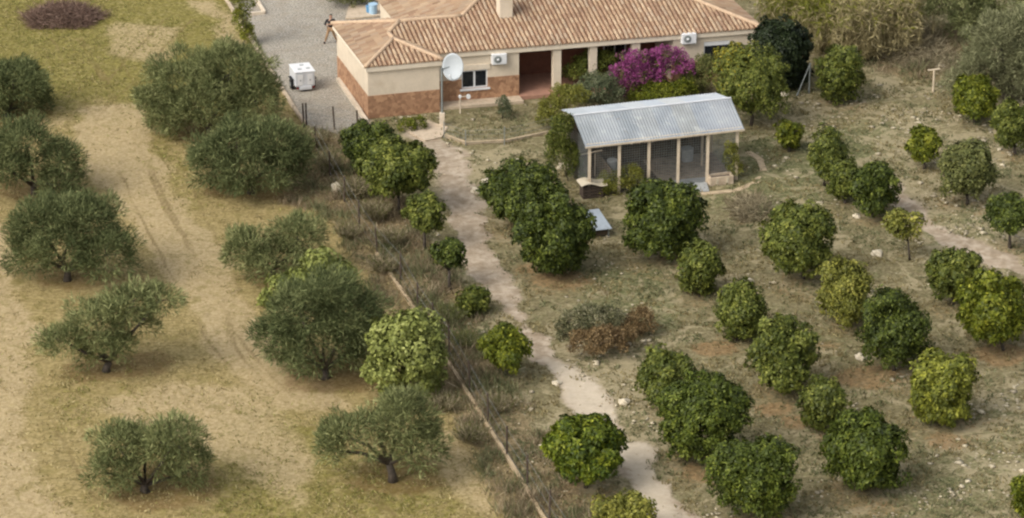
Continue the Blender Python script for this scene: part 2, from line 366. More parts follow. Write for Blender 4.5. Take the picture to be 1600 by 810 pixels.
for poly, k in [([(860,530),(1010,520),(1050,640),(1010,760),(1080,810),(1000,830),(880,640)],.85), ([(1380,150),(1600,200),(1600,460),(1440,380),(1370,290),(1330,210)],.75), ([(1190,150),(1420,150),(1400,200),(1200,230)],.7),
                ([(700,230),(860,230),(870,300),(760,330),(700,300)],.7), ([(690,610),(860,600),(860,700),(790,740)],.8), ([(1380,90),(1480,100),(1490,160),(1240,170)],.6), ([(1500,600),(1620,580),(1620,800),(1450,740)],.7), ([(1000,400),(1200,400),(1180,450),(1000,460)],.5)]:
    m_rock = np.maximum(m_rock, k * poly_mask(Xg + wob * 2, Yg, PW(poly), 1.0))
Zg = (fbm(Xg, Yg, 1.1, 77) - .5) * .10 * (1 - m_drive) * (1 - .6 * m_path) + (fbm(Xg, Yg, .35, 99, 2) - .5) * .05 * (1 - m_drive)
Zg *= sm(-(np.abs(Xg) - 60), -20, 20)
m_trk = np.zeros_like(Xg)
for pts in ([(120,60),(190,180),(262,330),(368,520),(470,640),(640,850)], [(170,60),(245,190),(322,340),(432,560),(560,690),(700,830)], [(0,420),(40,560),(90,680),(180,830)], [(300,30),(215,120),(150,190)]):
    w_ = PW(pts)
    for off in (0, 1.5):
        d, _ = seg_dist(Xg + off + wob * .5, Yg, w_); m_trk = np.maximum(m_trk, .74 * sm(-(d - .13), -.12, .12) * (.4 + .6 * vnoise(Xg, Yg, 2.5, 91)))
m_pwh = np.zeros_like(Xg)
for poly in ([(860,560),(905,570),(950,630),(965,660),(900,650)], [(960,690),(1005,690),(1045,760),(1060,830),(1010,800)]): m_pwh = np.maximum(m_pwh, poly_mask(Xg + wob * 1.2, Yg, PW(poly), .5))
m_path = np.maximum(m_path, m_pwh * .9)
ny, nx = Xg.shape; idx = np.arange(nx * ny).reshape(ny, nx)
Fg = np.stack([idx[:-1, :-1], idx[:-1, 1:], idx[1:, 1:], idx[1:, :-1]], -1).reshape(-1, 4)

def ground_mat():
    m, nt, p = new_mat('ground'); pos = geo_pos(nt)
    def att(n):
        a = N(nt, 'ShaderNodeAttribute'); a.attribute_name = n; s = N(nt, 'ShaderNodeSeparateColor'); nt.links.new(a.outputs['Color'], s.inputs[0])
        return s.outputs[0], s.outputs[1], s.outputs[2], a.outputs['Alpha']
    path, drive, leftf, lit = att('zone_a'); bare, green, brush, rock = att('zone_b'); olit_shade, trk, pwh = att('zone_c')[:3]
    nb = noise(nt, pos, .35, 4, .6); nm = noise(nt, pos, 1.3, 5, .65, .3); nf = noise(nt, pos, 5, 5, .7, .4); nx_ = noise(nt, pos, 16, 4, .7)
    # stretched noise for mown streaks in the left field
    mp = N(nt, 'ShaderNodeMapping'); mp.inputs['Rotation'].default_value = (0, 0, R(-28)); mp.inputs['Scale'].default_value = (1, 7, 1)
    nt.links.new(pos, mp.inputs[0]); ns = noise(nt, mp.outputs[0], .9, 5, .7, .6)
    def jag(mask, amt=.5, src=nf):      # break a soft mask with noise
        return sstep(nt, math_(nt, 'ADD', mask, math_(nt, 'MULTIPLY', math_(nt, 'SUBTRACT', src, .5), amt * 2)), .3, .7)
    tan = mixc(nt, sstep(nt, nf, .35, .65), srgb(148, 132, 88), srgb(178, 160, 112))
    tan = mixc(nt, sstep(nt, ns, .52, .7), tan, srgb(120, 106, 62))
    ygr = mixc(nt, sstep(nt, nf, .38, .62), srgb(108, 102, 50), srgb(152, 142, 80))
    gfac = jag(math_(nt, 'ADD', math_(nt, 'MULTIPLY', green, .8), math_(nt, 'MULTIPLY', math_(nt, 'SUBTRACT', nm, .42), 1.1)), .35)
    lf = mixc(nt, gfac, tan, ygr)
    lf = mixc(nt, math_(nt, 'MULTIPLY', sstep(nt, noise(nt, pos, 2.6, 5, .7, .5), .56, .68), .6), lf, srgb(104, 92, 52))
    lf = mixc(nt, math_(nt, 'MULTIPLY', jag(bare, .4), .8), lf, mixc(nt, sstep(nt, nf, .3, .7), srgb(174, 154, 116), srgb(200, 180, 142)))
    lf = mixc(nt, math_(nt, 'MULTIPLY', jag(olit_shade, .6), .6), lf, mixc(nt, nf, srgb(96, 74, 46), srgb(146, 116, 76)))  # olive litter and tree shade mixed into the soil colour
    lf = mixc(nt, math_(nt, 'MULTIPLY', jag(trk, .35), .7), lf, srgb(122, 104, 68))
    cl1 = noise(nt, pos, 2.2, 6, .72, .5); cl2 = noise(nt, pos, 7.5, 5, .75, .3)
    lf = mixc(nt, math_(nt, 'MULTIPLY', sstep(nt, cl2, .50, .62), .5), lf, mixc(nt, 1., lf, (.62, .60, .50), 'MULTIPLY'))
    lf = mixc(nt, math_(nt, 'MULTIPLY', sstep(nt, cl1, .54, .66), .45), lf, srgb(178, 162, 114))
    mp3 = N(nt, 'ShaderNodeMapping'); mp3.inputs['Rotation'].default_value = (0, 0, R(-31)); mp3.inputs['Scale'].default_value = (2.6, .55, 1); nt.links.new(pos, mp3.inputs[0])
    sk = noise(nt, mp3.outputs[0], 2.2, 6, .72, .8)
    lf = mixc(nt, math_(nt, 'MULTIPLY', sstep(nt, sk, .50, .64), .42), lf, mixc(nt, 1., lf, (.66, .66, .52), 'MULTIPLY'))
    c3 = noise(nt, pos, 4.2, 6, .8, .9)
    lf = mixc(nt, math_(nt, 'MULTIPLY', sstep(nt, c3, .50, .60), .45), lf, mixc(nt, 1., lf, (.68, .68, .55), 'MULTIPLY'))
    lf = mixc(nt, math_(nt, 'MULTIPLY', sstep(nt, c3, .50, .40), .35), lf, mixc(nt, .5, lf, srgb(214, 196, 150)))
    lf = mixc(nt, math_(nt, 'MULTIPLY', sstep(nt, noise(nt, pos, .8, 6, .75, 1.2), .53, .63), .5), lf, srgb(128, 118, 66))
    # orchard
    og = mixc(nt, sstep(nt, nf, .35, .65), srgb(92, 94, 64), srgb(138, 136, 98))
    ob = mixc(nt, sstep(nt, nf, .35, .65), srgb(112, 103, 76), srgb(154, 142, 110))
    oc = mixc(nt, jag(math_(nt, 'ADD', math_(nt, 'MULTIPLY', green, .6), math_(nt, 'MULTIPLY', math_(nt, 'SUBTRACT', nm, .32), 1.3)), .4), ob, og)
    oc = mixc(nt, math_(nt, 'MULTIPLY', sstep(nt, noise(nt, pos, 1.9, 5, .7, .7), .56, .66), .6), oc, srgb(92, 80, 62))
    mp2 = N(nt, 'ShaderNodeMapping'); mp2.inputs['Scale'].default_value = (1, 1.5, 1); nt.links.new(pos, mp2.inputs[0])
    st = noise(nt, mp2.outputs[0], 3.2, 5, .75, .8)
    oc = mixc(nt, math_(nt, 'MULTIPLY', sstep(nt, math_(nt, 'ADD', st, math_(nt, 'MULTIPLY', math_(nt, 'SUBTRACT', rock, .5), .16)), .55, .64), .75), oc, srgb(190, 174, 142))
    oc = mixc(nt, math_(nt, 'MULTIPLY', sstep(nt, c3, .50, .60), .4), oc, mixc(nt, 1., oc, (.66, .68, .62), 'MULTIPLY'))
    oc = mixc(nt, math_(nt, 'MULTIPLY', sstep(nt, c3, .49, .40), .3), oc, srgb(188, 178, 150))
    oc = mixc(nt, math_(nt, 'MULTIPLY', sstep(nt, cl2, .50, .62), .45), oc, mixc(nt, 1., oc, (.55, .56, .50), 'MULTIPLY'))
    oc = mixc(nt, math_(nt, 'MULTIPLY', sstep(nt, math_(nt, 'ADD', noise(nt, pos, .55, 5, .7, 1.2), math_(nt, 'MULTIPLY', rock, .18)), .59, .66), .75), oc, mixc(nt, nf, srgb(150, 136, 108), srgb(196, 182, 152)))
    lf = mixc(nt, 1., lf, (.89, .885, .89), 'MULTIPLY')
    oc = mixc(nt, 1., oc, (.82, .83, .77), 'MULTIPLY')
    c = mixc(nt, leftf, oc, lf)
    c = mixc(nt, math_(nt, 'MULTIPLY', jag(brush, .5), .85), c, mixc(nt, sstep(nt, nf, .35, .68), srgb(100, 86, 60), srgb(154, 136, 104)))
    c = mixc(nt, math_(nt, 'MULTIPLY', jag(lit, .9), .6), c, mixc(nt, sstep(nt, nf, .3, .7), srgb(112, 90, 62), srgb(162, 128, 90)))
    gn = noise(nt, pos, 9, 6, .8); gv = mixc(nt, sstep(nt, gn, .40, .60), srgb(118, 112, 101), srgb(188, 181, 167))
    gv = mixc(nt, math_(nt, 'MULTIPLY', sstep(nt, noise(nt, pos, .9, 5, .65, 1.), .48, .62), .35), gv, srgb(176, 168, 150)); gv = mixc(nt, math_(nt, 'MULTIPLY', sstep(nt, nm, .4, .7), .35), gv, srgb(138, 124, 104))
    c = mixc(nt, drive, c, gv)
    pt = mixc(nt, sstep(nt, nm, .35, .65), srgb(158, 142, 121), srgb(190, 175, 155)); pt = mixc(nt, math_(nt, 'MULTIPLY', sstep(nt, cl1, .46, .62), .55), pt, srgb(140, 122, 98)); pt = mixc(nt, math_(nt, 'MULTIPLY', pwh, .75), pt, mixc(nt, nf, srgb(184, 170, 148), srgb(218, 206, 184)))
    c = mixc(nt, math_(nt, 'MULTIPLY', jag(path, .38), .95), c, pt)
    c = mixc(nt, math_(nt, 'MULTIPLY', nx_, .35), c, mixc(nt, 1., c, (.55, .52, .48), 'MULTIPLY'))
    nt.links.new(c, p.inputs['Base Color']); p.inputs['Roughness'].default_value = .95; p.inputs['Specular IOR Level'].default_value = .1
    hh = math_(nt, 'ADD', math_(nt, 'MULTIPLY', nf, .6), math_(nt, 'MULTIPLY', nx_, .4)); bump(nt, p, hh, .6, .06)
    return m
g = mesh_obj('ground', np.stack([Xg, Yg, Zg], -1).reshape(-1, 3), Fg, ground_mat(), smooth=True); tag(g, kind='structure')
for nme, ch in (('zone_a', (np.maximum(m_path, m_track), m_drive, m_left, m_lit)), ('zone_b', (m_bare, np.clip(m_green, 0, 1), m_brush, m_rock)), ('zone_c', (m_olit_shade, m_trk, m_pwh, m_olit_shade))):
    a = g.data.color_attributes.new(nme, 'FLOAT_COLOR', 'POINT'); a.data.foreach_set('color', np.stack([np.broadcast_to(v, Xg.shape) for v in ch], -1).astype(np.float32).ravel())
def at_grid(A, x, y):
    i = np.clip(np.searchsorted(gx, x), 0, nx - 1); j = np.clip(np.searchsorted(gy, y), 0, ny - 1); return np.broadcast_to(A, Xg.shape)[j, i]

# ------------------------------------------------------------------ the house
HO = G(577, 187); HA, HB = R(14.6), R(107.8)
HE = np.array([math.cos(HA), math.sin(HA), 0]); HN = np.array([math.cos(HB), math.sin(HB), 0])
def Hw(e, n, z):
    n2 = n - .034 * max(0., e - 4.05); p = HO + HE * e + HN * n2; return (p[0], p[1], z)
def on_plane(px, py, nn):       # point of a pixel on the house plane n = nn -> (e, z)
    lo, hi = -3., 9.
    Mi = np.linalg.inv(np.array([HE[:2], HN[:2]]).T)
    for _ in range(40):
        z = (lo + hi) / 2; e, n = Mi @ (G(px, py, z) - HO)[:2]; n += .034 * max(0., e - 4.05)
        if n > nn: lo = z
        else: hi = z
    return e, z
house = thing('villa', 'long cream single storey villa with brown stone base and tiled roof', 'house', Hw(0, 0, 0))
NW_, NM, NB, TOPZ = .12, 1.15, 4.0, 2.9           # wing wall, main wall, porch back wall
def wall_run(e0, e1, n, z0=0., z1=TOPZ, base=1.3, th=.25):
    a = MB().box(e0, e1, n, n + th, base, z1, Hw); b = MB().box(e0, e1, n - .02, n + th, z0, base, Hw); return a, b
def part2(name, e0, e1, n, **k):
    a, b = wall_run(e0, e1, n, **k); x = a.build('wall', M['cream'], house); b.build('stone_base', M['brown'], house); return x
wg = MB(); wb = MB()
# wing: left side, front, return
wg.box(0, .25, NW_ + .25, 6.5, 1.3, TOPZ, Hw); wb.box(-.02, .25, NW_ + .25, 6.5, 0, 1.3, Hw)
wg.box(0, 3.9, NW_, NW_ + .25, 1.3, TOPZ, Hw); wb.box(-.02, 3.9, NW_ - .02, NW_ + .25, 0, 1.3, Hw)
wg.box(3.65, 3.9, NW_ + .25, NM, 1.3, TOPZ, Hw); wb.box(3.65, 3.92, NW_ + .25, NM, 0, 1.3, Hw)
wg.build('wall', M['cream'], house); wb.build('stone_base', M['brown'], house)
# recessed wall with the window
w0, wz1 = on_plane(721, 111, NM); w1, wz0 = on_plane(762, 136, NM)
eo = on_plane(811, 87, NM)[0]
wg = MB(); wb = MB()
wg.box(3.65, w0, NM, NM + .25, 1.35, TOPZ, Hw); wg.box(w1, eo, NM, NM + .25, 1.35, TOPZ, Hw); wg.box(w0, w1, NM, NM + .25, wz1, TOPZ, Hw)
wb.box(3.65, w0, NM - .02, NM + .25, .0, 1.35, Hw); wb.box(w1, eo, NM - .02, NM + .25, .0, 1.35, Hw); wb.box(w0, w1, NM - .02, NM + .25, 0, wz0, Hw)
wg.box(eo - .22, eo, NM + .25, NB, .2, TOPZ, Hw)
wg.build('wall', M['cream'], house); wb.build('stone_base', M['brown'], house)
# window
fr = MB()
for a in ((w0, w1, wz0, wz0 + .07), (w0, w1, wz1 - .09, wz1)): fr.box(a[0], a[1], NM + .04, NM + .12, a[2], a[3], Hw)
for a in (w0, (w0 + w1) / 2 - .05, w1 - .07): fr.box(a, a + (.1 if w0 < a < w1 - .2 else .07), NM + .045, NM + .115, wz0 + .07, wz1 - .09, Hw)
wf = fr.build('window', M['white'], house)
MB().box(w0 + .05, w1 - .05, NM + .07, NM + .09, wz0 + .05, wz1 - .06, Hw).build('pane', M['glass'], wf)
MB().box(w0 - .1, w1 + .1, NM - .12, NM + .04, wz0 - .1, wz0 - .003, Hw).build('sill', M['white'], wf)
MB().box(w0 - .12, w1 + .12, NM - .05, NM + .04, wz1 + .003, wz1 + .3, Hw).build('shutter_box', M['fascia'], wf)
# porch: pillars, back wall, floor
er = on_plane(1052, 65, NM)[0]
bw = MB().box(eo, er, NB, NB + .2, 2.3, TOPZ, Hw); bw.build('porch_back_wall', M['cream'], house)
MB().box(eo, er, NB - .01, NB + .2, .2, 2.3, Hw).build('porch_stone_lining', M['brown_in'], house)
MB().box(eo, er, NM - .3, NB, .0, .2, Hw).build('porch_floor', M['terracotta'], house)
MB().box(3.95, eo, NM - .85, NM - .03, 0, .16, Hw).build('plinth_step', M['concrete'], house)
for xl, xr in ((865, 877), (922, 933), (988, 1000)):
    a = on_plane(xl, 90, NM)[0]; b = on_plane(xr, 90, NM)[0]
    MB().box(a, b, NM, NM + .35, .2, 2.62, Hw).build('pillar', M['cream'], house)
MB().box(eo, er, NM - .003, NM + .3, 2.62, TOPZ, Hw).build('porch_beam', M['cream'], house)
for a in (14.2,):                               # dark glazed door onto the porch
    d = MB().box(a, a + 1.3, NB - .05, NB - .012, .2, 2.25, Hw).build('porch_door', M['white'], house)
    MB().box(a + .09, a + .6, NB - .07, NB - .052, .35, 2.15, Hw).box(a + .7, a + 1.21, NB - .07, NB - .052, .35, 2.15, Hw).build('pane', M['glass'], d)
# right part with the shuttered window
s0, sz1 = on_plane(1100, 66, NM); s1, _ = on_plane(1141, 62, NM); sz0 = sz1 - 1.3; EE = 22.0
wg = MB(); wb = MB()
wg.box(er, s0, NM, NM + .25, 1.3, TOPZ, Hw).box(s1, EE, NM, NM + .25, 1.3, TOPZ, Hw).box(s0, s1, NM, NM + .25, sz1, TOPZ, Hw)
wb.box(er, s0, NM - .02, NM + .25, 0, 1.3, Hw).box(s1, EE, NM - .02, NM + .25, 0, 1.3, Hw).box(s0, s1, NM - .02, NM + .25, 0, sz0, Hw)
wg.box(er, er + .22, NM + .25, NB, 0.2, TOPZ, Hw); wg.box(EE - .25, EE, NM + .25, 9.95, 0, TOPZ, Hw)
wg.build('wall', M['cream'], house); wb.build('stone_base', M['brown'], house)
fr = MB().box(s0, s1, NM + .04, NM + .1, sz1 - .26, sz1, Hw).box(s0, s0 + .06, NM + .04, NM + .1, sz0, sz1 - .26, Hw).box(s1 - .06, s1, NM + .04, NM + .1, sz0, sz1 - .26, Hw)
wf = fr.build('window', M['white'], house)
MB().box(s0 + .06, s1 - .06, NM + .06, NM + .08, sz0, sz1 - .26, Hw).build('pane', M['glass'], wf)
# soffit / cornice
fa = MB(); ZE = 2.98; TOPZ = 2.9
fa.box(-.12, 4.0, NW_ - .14, NW_ + .3, TOPZ - .2, ZE - .02, Hw).box(-.12, .3, NW_ + .3, 6.9, TOPZ - .2, ZE - .02, Hw).box(3.7, 4.0, NW_ + .3, NM - .14, TOPZ - .2, ZE - .02, Hw)
fa.box(4.003, EE + .12, NM - .14, NM + .3, TOPZ - .2, ZE - .02, Hw).box(EE - .2, EE + .12, NM + .3, 9.95, TOPZ - .2, ZE - .02, Hw)
fa.build('cornice', M['fascia'], house)
# roof planes (e, n) with slope .3
K = .3; N0 = NM - .2; NWg = NW_ - .17; E0 = -.17; E1 = 4.07; EN = EE + .17; NR = 6.95
zS = lambda e, n: ZE + K * (n - N0); zW = lambda e, n: ZE + K * (e - E0); zWf = lambda e, n: ZE + K * (n - NWg); zWe = lambda e, n: ZE + K * (E1 - e)
EM = (E0 + E1) / 2; AP = NWg + (EM - E0); MN = N0 + (EM - E0)
RN = (N0 + NR) / 2; RE = E0 + RN - N0
RW = 3.25; NE_ = 10.15; zR = lambda e, n: ZE + K * (e - RW); zN = lambda e, n: ZE + K * (NR - n)
HX = RW + RN - N0; TN = (N0 + NE_) / 2; TE = RW + TN - N0; TE2 = EN - (TN - N0); TNN = 9.95; zNN = lambda e, n: ZE + K * (NE_ - n)
zE = lambda e, n: ZE + K * (EN - e)
roof_faces = [  # polygon, z function, direction of fall: 'n' ribs run along n ; 'e' ribs run along e
 ([(E1, N0), (EM, MN), (RE, RN), (HX, RN), (TE, TN), (TE2, TN), (EN, N0)], zS, 'n'),
 ([(E0, NWg), (E1, NWg), (EM, AP)], zWf, 'n'),
 ([(E0, NWg), (EM, AP), (EM, MN), (RE, RN), (E0, NR)], zW, 'e'),
 ([(E1, NWg), (E1, N0), (EM, MN), (EM, AP)], zWe, 'e'),
 ([(E0, NR), (RE, RN), (HX, RN), (RW, NR)], zN, 'n'),
 ([(RW, NR), (HX, RN), (TE, TN), (RW, NE_)], zR, 'e'),
 ([(EN, N0), (TE2, TN), (EN, NE_)], zE, 'e'),
 ([(RW, NE_), (TE, TN), (TE2, TN), (EN, NE_)], zNN, 'n')]
def lich(a, b): return float(vnoise(np.array([a * 1.]), np.array([b * 1.]), 1.7, 7)[0] * .6 + vnoise(np.array([a * 1.]), np.array([b * 1.]), .6, 9)[0] * .4)
def scan(poly, ax, v):          # crossing interval along the other axis
    hits = []
    for i in range(len(poly)):
        p, q = poly[i], poly[(i + 1) % len(poly)]; a, b = (p[ax], q[ax])
        if (a - v) * (b - v) < 0: t = (v - a) / (b - a); hits.append(p[1 - ax] + t * (q[1 - ax] - p[1 - ax]))
    return (min(hits), max(hits)) if len(hits) >= 2 else None
rb = MB(); TV = []; TF = []; TT = []; nb_ = 0; PIT = .25; PR = 5
tcols = np.array([srgb(176, 150, 122), srgb(170, 143, 115), srgb(166, 138, 112), srgb(184, 160, 132), srgb(158, 130, 106), srgb(172, 150, 126)])
for poly, zf, dr in roof_faces:
    rb.add([Hw(e, n, zf(e, n)) for e, n in poly], [tuple(range(len(poly)))])
    if dr is None: continue
    ax = 0 if dr == 'n' else 1; lo = min(p[ax] for p in poly); hi = max(p[ax] for p in poly); v = lo + PIT / 2
    while v < hi:
        iv = scan(poly, ax, v); v += PIT
        if not iv or iv[1] - iv[0] < .1: continue
        vv = v - PIT; a, b = iv; L = .42
        lowfirst = zf(*((vv, a) if ax == 0 else (a, vv))) < zf(*((vv, b) if ax == 0 else (b, vv)))
        if not lowfirst: a, b = b, a
        sgn = 1 if b > a else -1; tot = abs(b - a); k = 0
        while k * L < tot:
            s0_, s1_ = a + sgn * k * L, a + sgn * min(tot, (k + 1) * L + .05); c = tcols[rng.integers(6)] * rng.uniform(.95, 1.05)
            c = c * (.70 + .3 * lich(v, a + sgn * k * L))
            if rng.random() < .06: c = c * .85
            ring = []
            jj = rng.normal(0, .010)
            for s, lift, rr in ((s0_, .022, .092), (s1_, .008, .080)):
                for i in range(PR):
                    th = math.pi * i / (PR - 1); off = math.cos(th) * rr + jj; h = math.sin(th) * rr + lift - .01
                    e, n = (vv + off, s) if ax == 0 else (s, vv + off); ring.append(Hw(e, n, zf(e, n) + h))
            ring.append(Hw(*((vv, s0_) if ax == 0 else (s0_, vv)), zf(*((vv, s0_) if ax == 0 else (s0_, vv))) + .005))
            TV += ring; TT += [c] * (2 * PR + 1)
            for i in range(PR - 1): TF.append((nb_ + i, nb_ + i + 1, nb_ + PR + i + 1, nb_ + PR + i))
            for i in range(PR - 1): TF.append((nb_ + i, nb_ + 2 * PR, nb_ + i + 1))
            nb_ += 2 * PR + 1; k += 1
roof = rb.build('roof', M['tilebed'], house)
mesh_obj('roof_tiles', TV, TF, M['tile'], roof, np.array(TT))
rg = MB()
def ridge(p, q, zf, r=.11):
    n = max(2, int(math.dist(p, q) / .4))
    rg.tube([Hw(p[0] + (q[0] - p[0]) * t / n, p[1] + (q[1] - p[1]) * t / n, zf(p[0] + (q[0] - p[0]) * t / n, p[1] + (q[1] - p[1]) * t / n) + .06) for t in range(n + 1)], [r * (1 + .08 * (i % 2)) for i in range(n + 1)], 8)
for p, q, f in (((E0, NWg), (EM, AP), zW), ((E1, NWg), (EM, AP), zWf), ((EM, AP), (EM, MN), zW), ((EM, MN), (RE, RN), zW), ((RE, RN), (HX, RN), zS), ((HX, RN), (TE, TN), zS), ((TE, TN), (TE2, TN), zS), ((RW, NE_), (TE, TN), zR), ((EN, NE_), (TE2, TN), zE), ((EN, N0), (TE2, TN), zS), ((E0, NR), (RE, RN), zW)): ridge(p, q, f)
rg.build('ridge_cap', M['mortar'], roof, True)
ch = MB().box(8.25, 8.95, 3.5, 4.15, zS(0, 3.5) - .1, 5.1, Hw); chm = ch.build('chimney', M['cream'], roof)
MB().box(8.15, 9.05, 3.4, 4.25, 5.103, 5.2, Hw).build('chimney_cap', M['tilebed'], chm)
# rear block west wall
MB().box(RW + .15, RW + .4, NR, TNN, 0, TOPZ, Hw).box(RW + .02, RW + .4, NR + .02, TNN, TOPZ, ZE - .02, Hw).build('rear_wall', M['cream'], house)
MB().box(.25, RW + .1, 6.25, 6.5, 0, TOPZ, Hw).build('rear_wall', M['cream'], house)
MB().box(RW + .4, EE - .25, 9.7, 9.95, 0, TOPZ, Hw).build('rear_wall', M['cream'], house)
MB().tube([Hw(-.17, .2, 2.9), Hw(-.17, 6.6, 2.9)], .05, 6).build('gutter', M['fascia'], house)
MB().tube([Hw(3.98, NM - .1, .1), Hw(3.98, NM - .1, 2.85)], .05, 8).build('downpipe', M['grey'], house)
# air conditioners: hung on the wall
def ac(px0, py0, px1, py1, label):
    a, z1 = on_plane(px0, py0, NM - .3); b, z0 = on_plane(px1, py1, NM - .3); z0 = z1 - .58; b = a + .8
    t = thing('air_conditioner', label, 'air conditioner', Hw(a, NM - .35, z0), 'air conditioning units on the villa front')
    MB().box(a, b, NM - .33, NM - .03, z0, z1, Hw).build('casing', M['white'], t, bevel=.02)
    cx, cz = a + .3, (z0 + z1) / 2; r = .21; v = []; f = []
    ring = [Hw(cx + r * math.cos(k * math.pi / 12), NM - .345, cz + r * math.sin(k * math.pi / 12)) for k in range(24)]
    ring2 = [Hw(cx + r * math.cos(k * math.pi / 12), NM - .331, cz + r * math.sin(k * math.pi / 12)) for k in range(24)]
    MB().add(ring + ring2, [tuple(range(24))] + [(k, (k + 1) % 24, 24 + (k + 1) % 24, 24 + k) for k in range(24)]).build('fan_grille', M['grey'], t)
    MB().tube([Hw(cx - .06, NM - .36, cz), Hw(cx + .06, NM - .36, cz)], .06, 10).build('fan_hub', M['white'], t)
    for q_ in (a + .1, b - .1): MB().bar(Hw(q_, NM - .3, z0 - .04), Hw(q_, NM - .02, z0 - .04), .04).build('bracket', M['grey'], t)
ac(769, 86, 793, 104, 'white air conditioning unit between the small window and the porch')
ac(1066, 54, 1089, 74, 'white air conditioning unit at the right end, above the purple bougainvillea')

# ------------------------------------------------------------------ kerbs, slabs, terrace
def kerb(pts, w_, h, name, label, mat, z=0.):
    P = [np.array(G(*p)) for p in pts]; m_ = MB()
    for a, b in zip(P[:-1], P[1:]):
        n = max(1, int(np.linalg.norm(b - a) / 1.2))
        for i in range(n):
            q0 = a + (b - a) * i / n; q1 = a + (b - a) * (i + .985) / n; j = rng.normal(0, .012, 2)
            m_.bar((q0[0] + j[0], q0[1], h / 2 - .06 + j[1]), (q1[0] + j[0], q1[1], h / 2 - .06 + j[1]), w_, h + .12)
    o = m_.build(name, mat); tag(o, label, 'kerb'); return o
kerb([(345, -12), (420, 108), (476, 196)], .16, .16, 'driveway_kerb', 'pale concrete kerb along the left side of the grey driveway', M['concrete'])
kerb([(528, 126), (573, 192)], .22, .18, 'wall_kerb', 'white painted kerb at the foot of the villa side wall', M['whitekerb'])
kerb([(588, 398), (648, 487), (720, 600), (792, 716), (850, 812), (880, 862)], .15, .14, 'field_kerb', 'long straight tan concrete edging beside the dark fence posts', M['tanedge'])
kerb([(696, 214), (730, 226), (790, 222), (860, 208)], .14, .14, 'garden_kerb', 'low broken stone edging of the bed in front of the villa', M['tanlight'])
kerb([(392, 24), (414, 22), (402, 2), (398, -14)], .14, .16, 'planter_kerb', 'white kerb of the triangular planter at the top of the driveway', M['whitekerb'])
sh = [(1062,303),(1105,303),(1150,298),(1180,286),(1193,268),(1187,250),(1168,238)]
kerb(sh, .34, .035, 'shed_kerb', 'curved pale concrete apron edge round the right end of the shed', M['tanlight'])
def sheet(poly, z, name, mat, kind=None, label=None, cat=None, th=.1):
    P = [G(*p) for p in poly]; n = len(P)
    v = [(p[0], p[1], z - th) for p in P] + [(p[0], p[1], z) for p in P]
    o = MB().add(v, [tuple(range(n))[::-1], tuple(range(n, 2 * n))] + [(i, (i + 1) % n, n + (i + 1) % n, n + i) for i in range(n)]).build(name, mat)
    return tag(o, label, cat, None, kind)
sheet([(540, 31), (556, 31), (604, 26), (612, 8), (545, 12)], .12, 'terrace', M['concrete'], 'structure')
sheet([(1050, 303), (1108, 300), (1102, 279), (1048, 284)], .07, 'shed_floor_slab', M['slab'], 'structure')
sheet([(636, 206), (664, 222), (690, 216), (700, 200), (672, 192)], .07, 'paved_landing', M['concrete'], 'structure')

# ------------------------------------------------------------------ shed
SO = G(919, 308); SA = R(16.3); SE_ = np.array([math.cos(SA), math.sin(SA), 0]); SN_ = np.array([-math.sin(SA), math.cos(SA), 0])
SN_ = np.array([math.cos(R(106.3)), math.sin(R(106.3)), 0])
def Sw(e, n, z): p = SO + SE_ * e + SN_ * n; return (p[0], p[1], z)
shed = thing('shed', 'open fronted shed with pale posts, wire mesh and grey corrugated roof', 'shed', Sw(0, 0, 0))
SL = 7.95; SD = 3.75; ZF = 2.82; ZRi = 3.62; ZB = 3.12; NRi = 1.85
for i in range(6):
    e = .05 + i * (SL - .1) / 5
    MB().bar(Sw(e, 0, -.1), Sw(e, 0, ZF), .15).build('post', M['timber'], shed)
for i in (0, 5): MB().bar(Sw(.05 + i * (SL - .1) / 5, SD, -.1), Sw(.05 + i * (SL - .1) / 5, SD, ZB), .13).build('post', M['timber'], shed)
MB().bar(Sw(.05 + 4.3 * (SL - .1) / 5, 2.1, -.1), Sw(.05 + 4.3 * (SL - .1) / 5, 2.1, 3.2), .12).build('post', M['timber'], shed)
MB().bar(Sw(-.15, -.02, ZF + .03), Sw(SL + .15, -.02, ZF + .03), .12).bar(Sw(-.1, SD, ZB - .1), Sw(SL + .1, SD, ZB - .1), .1).build('beam', M['timber'], shed)
# corrugated roof: two slopes
V = []; Fq = []; Tn = []; ne = 360; e = np.linspace(-.25, SL + .25, ne)
prof = [(-.22, ZF + .1 - .09), (NRi, ZRi + .1), (SD + .3, ZB + .08)]
wv = np.sin(e / .15 * 2 * np.pi / 1.0) * .014
pan = (np.floor((e + .25) / 1.03)).astype(int); pc = np.array([srgb(140, 145, 147), srgb(145, 150, 153), srgb(138, 144, 148), srgb(147, 151, 152), srgb(141, 147, 152), srgb(146, 149, 148), srgb(139, 145, 151), srgb(145, 149, 153), srgb(142, 147, 150)])
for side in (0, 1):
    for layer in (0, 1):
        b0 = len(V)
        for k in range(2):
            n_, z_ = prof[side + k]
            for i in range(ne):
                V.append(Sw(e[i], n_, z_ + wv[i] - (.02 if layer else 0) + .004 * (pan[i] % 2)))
                c = pc[pan[i] % 9]; Tn.append(c * 1.45 if side else c * .88)  # slope shading put into the tint: back lightened, front darkened
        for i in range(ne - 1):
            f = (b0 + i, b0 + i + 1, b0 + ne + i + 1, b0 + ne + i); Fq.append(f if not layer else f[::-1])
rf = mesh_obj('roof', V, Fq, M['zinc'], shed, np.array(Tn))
MB().tube([Sw(-.24, NRi, ZRi + .13), Sw(SL + .24, NRi, ZRi + .13)], .05, 8).build('ridge_cap', M['whitemetal'], rf)
MB().bar(Sw(-.25, -.24, ZF - .02), Sw(SL + .25, -.24, ZF - .02), .03, .09).build('eave_trim', M['timber'], rf)
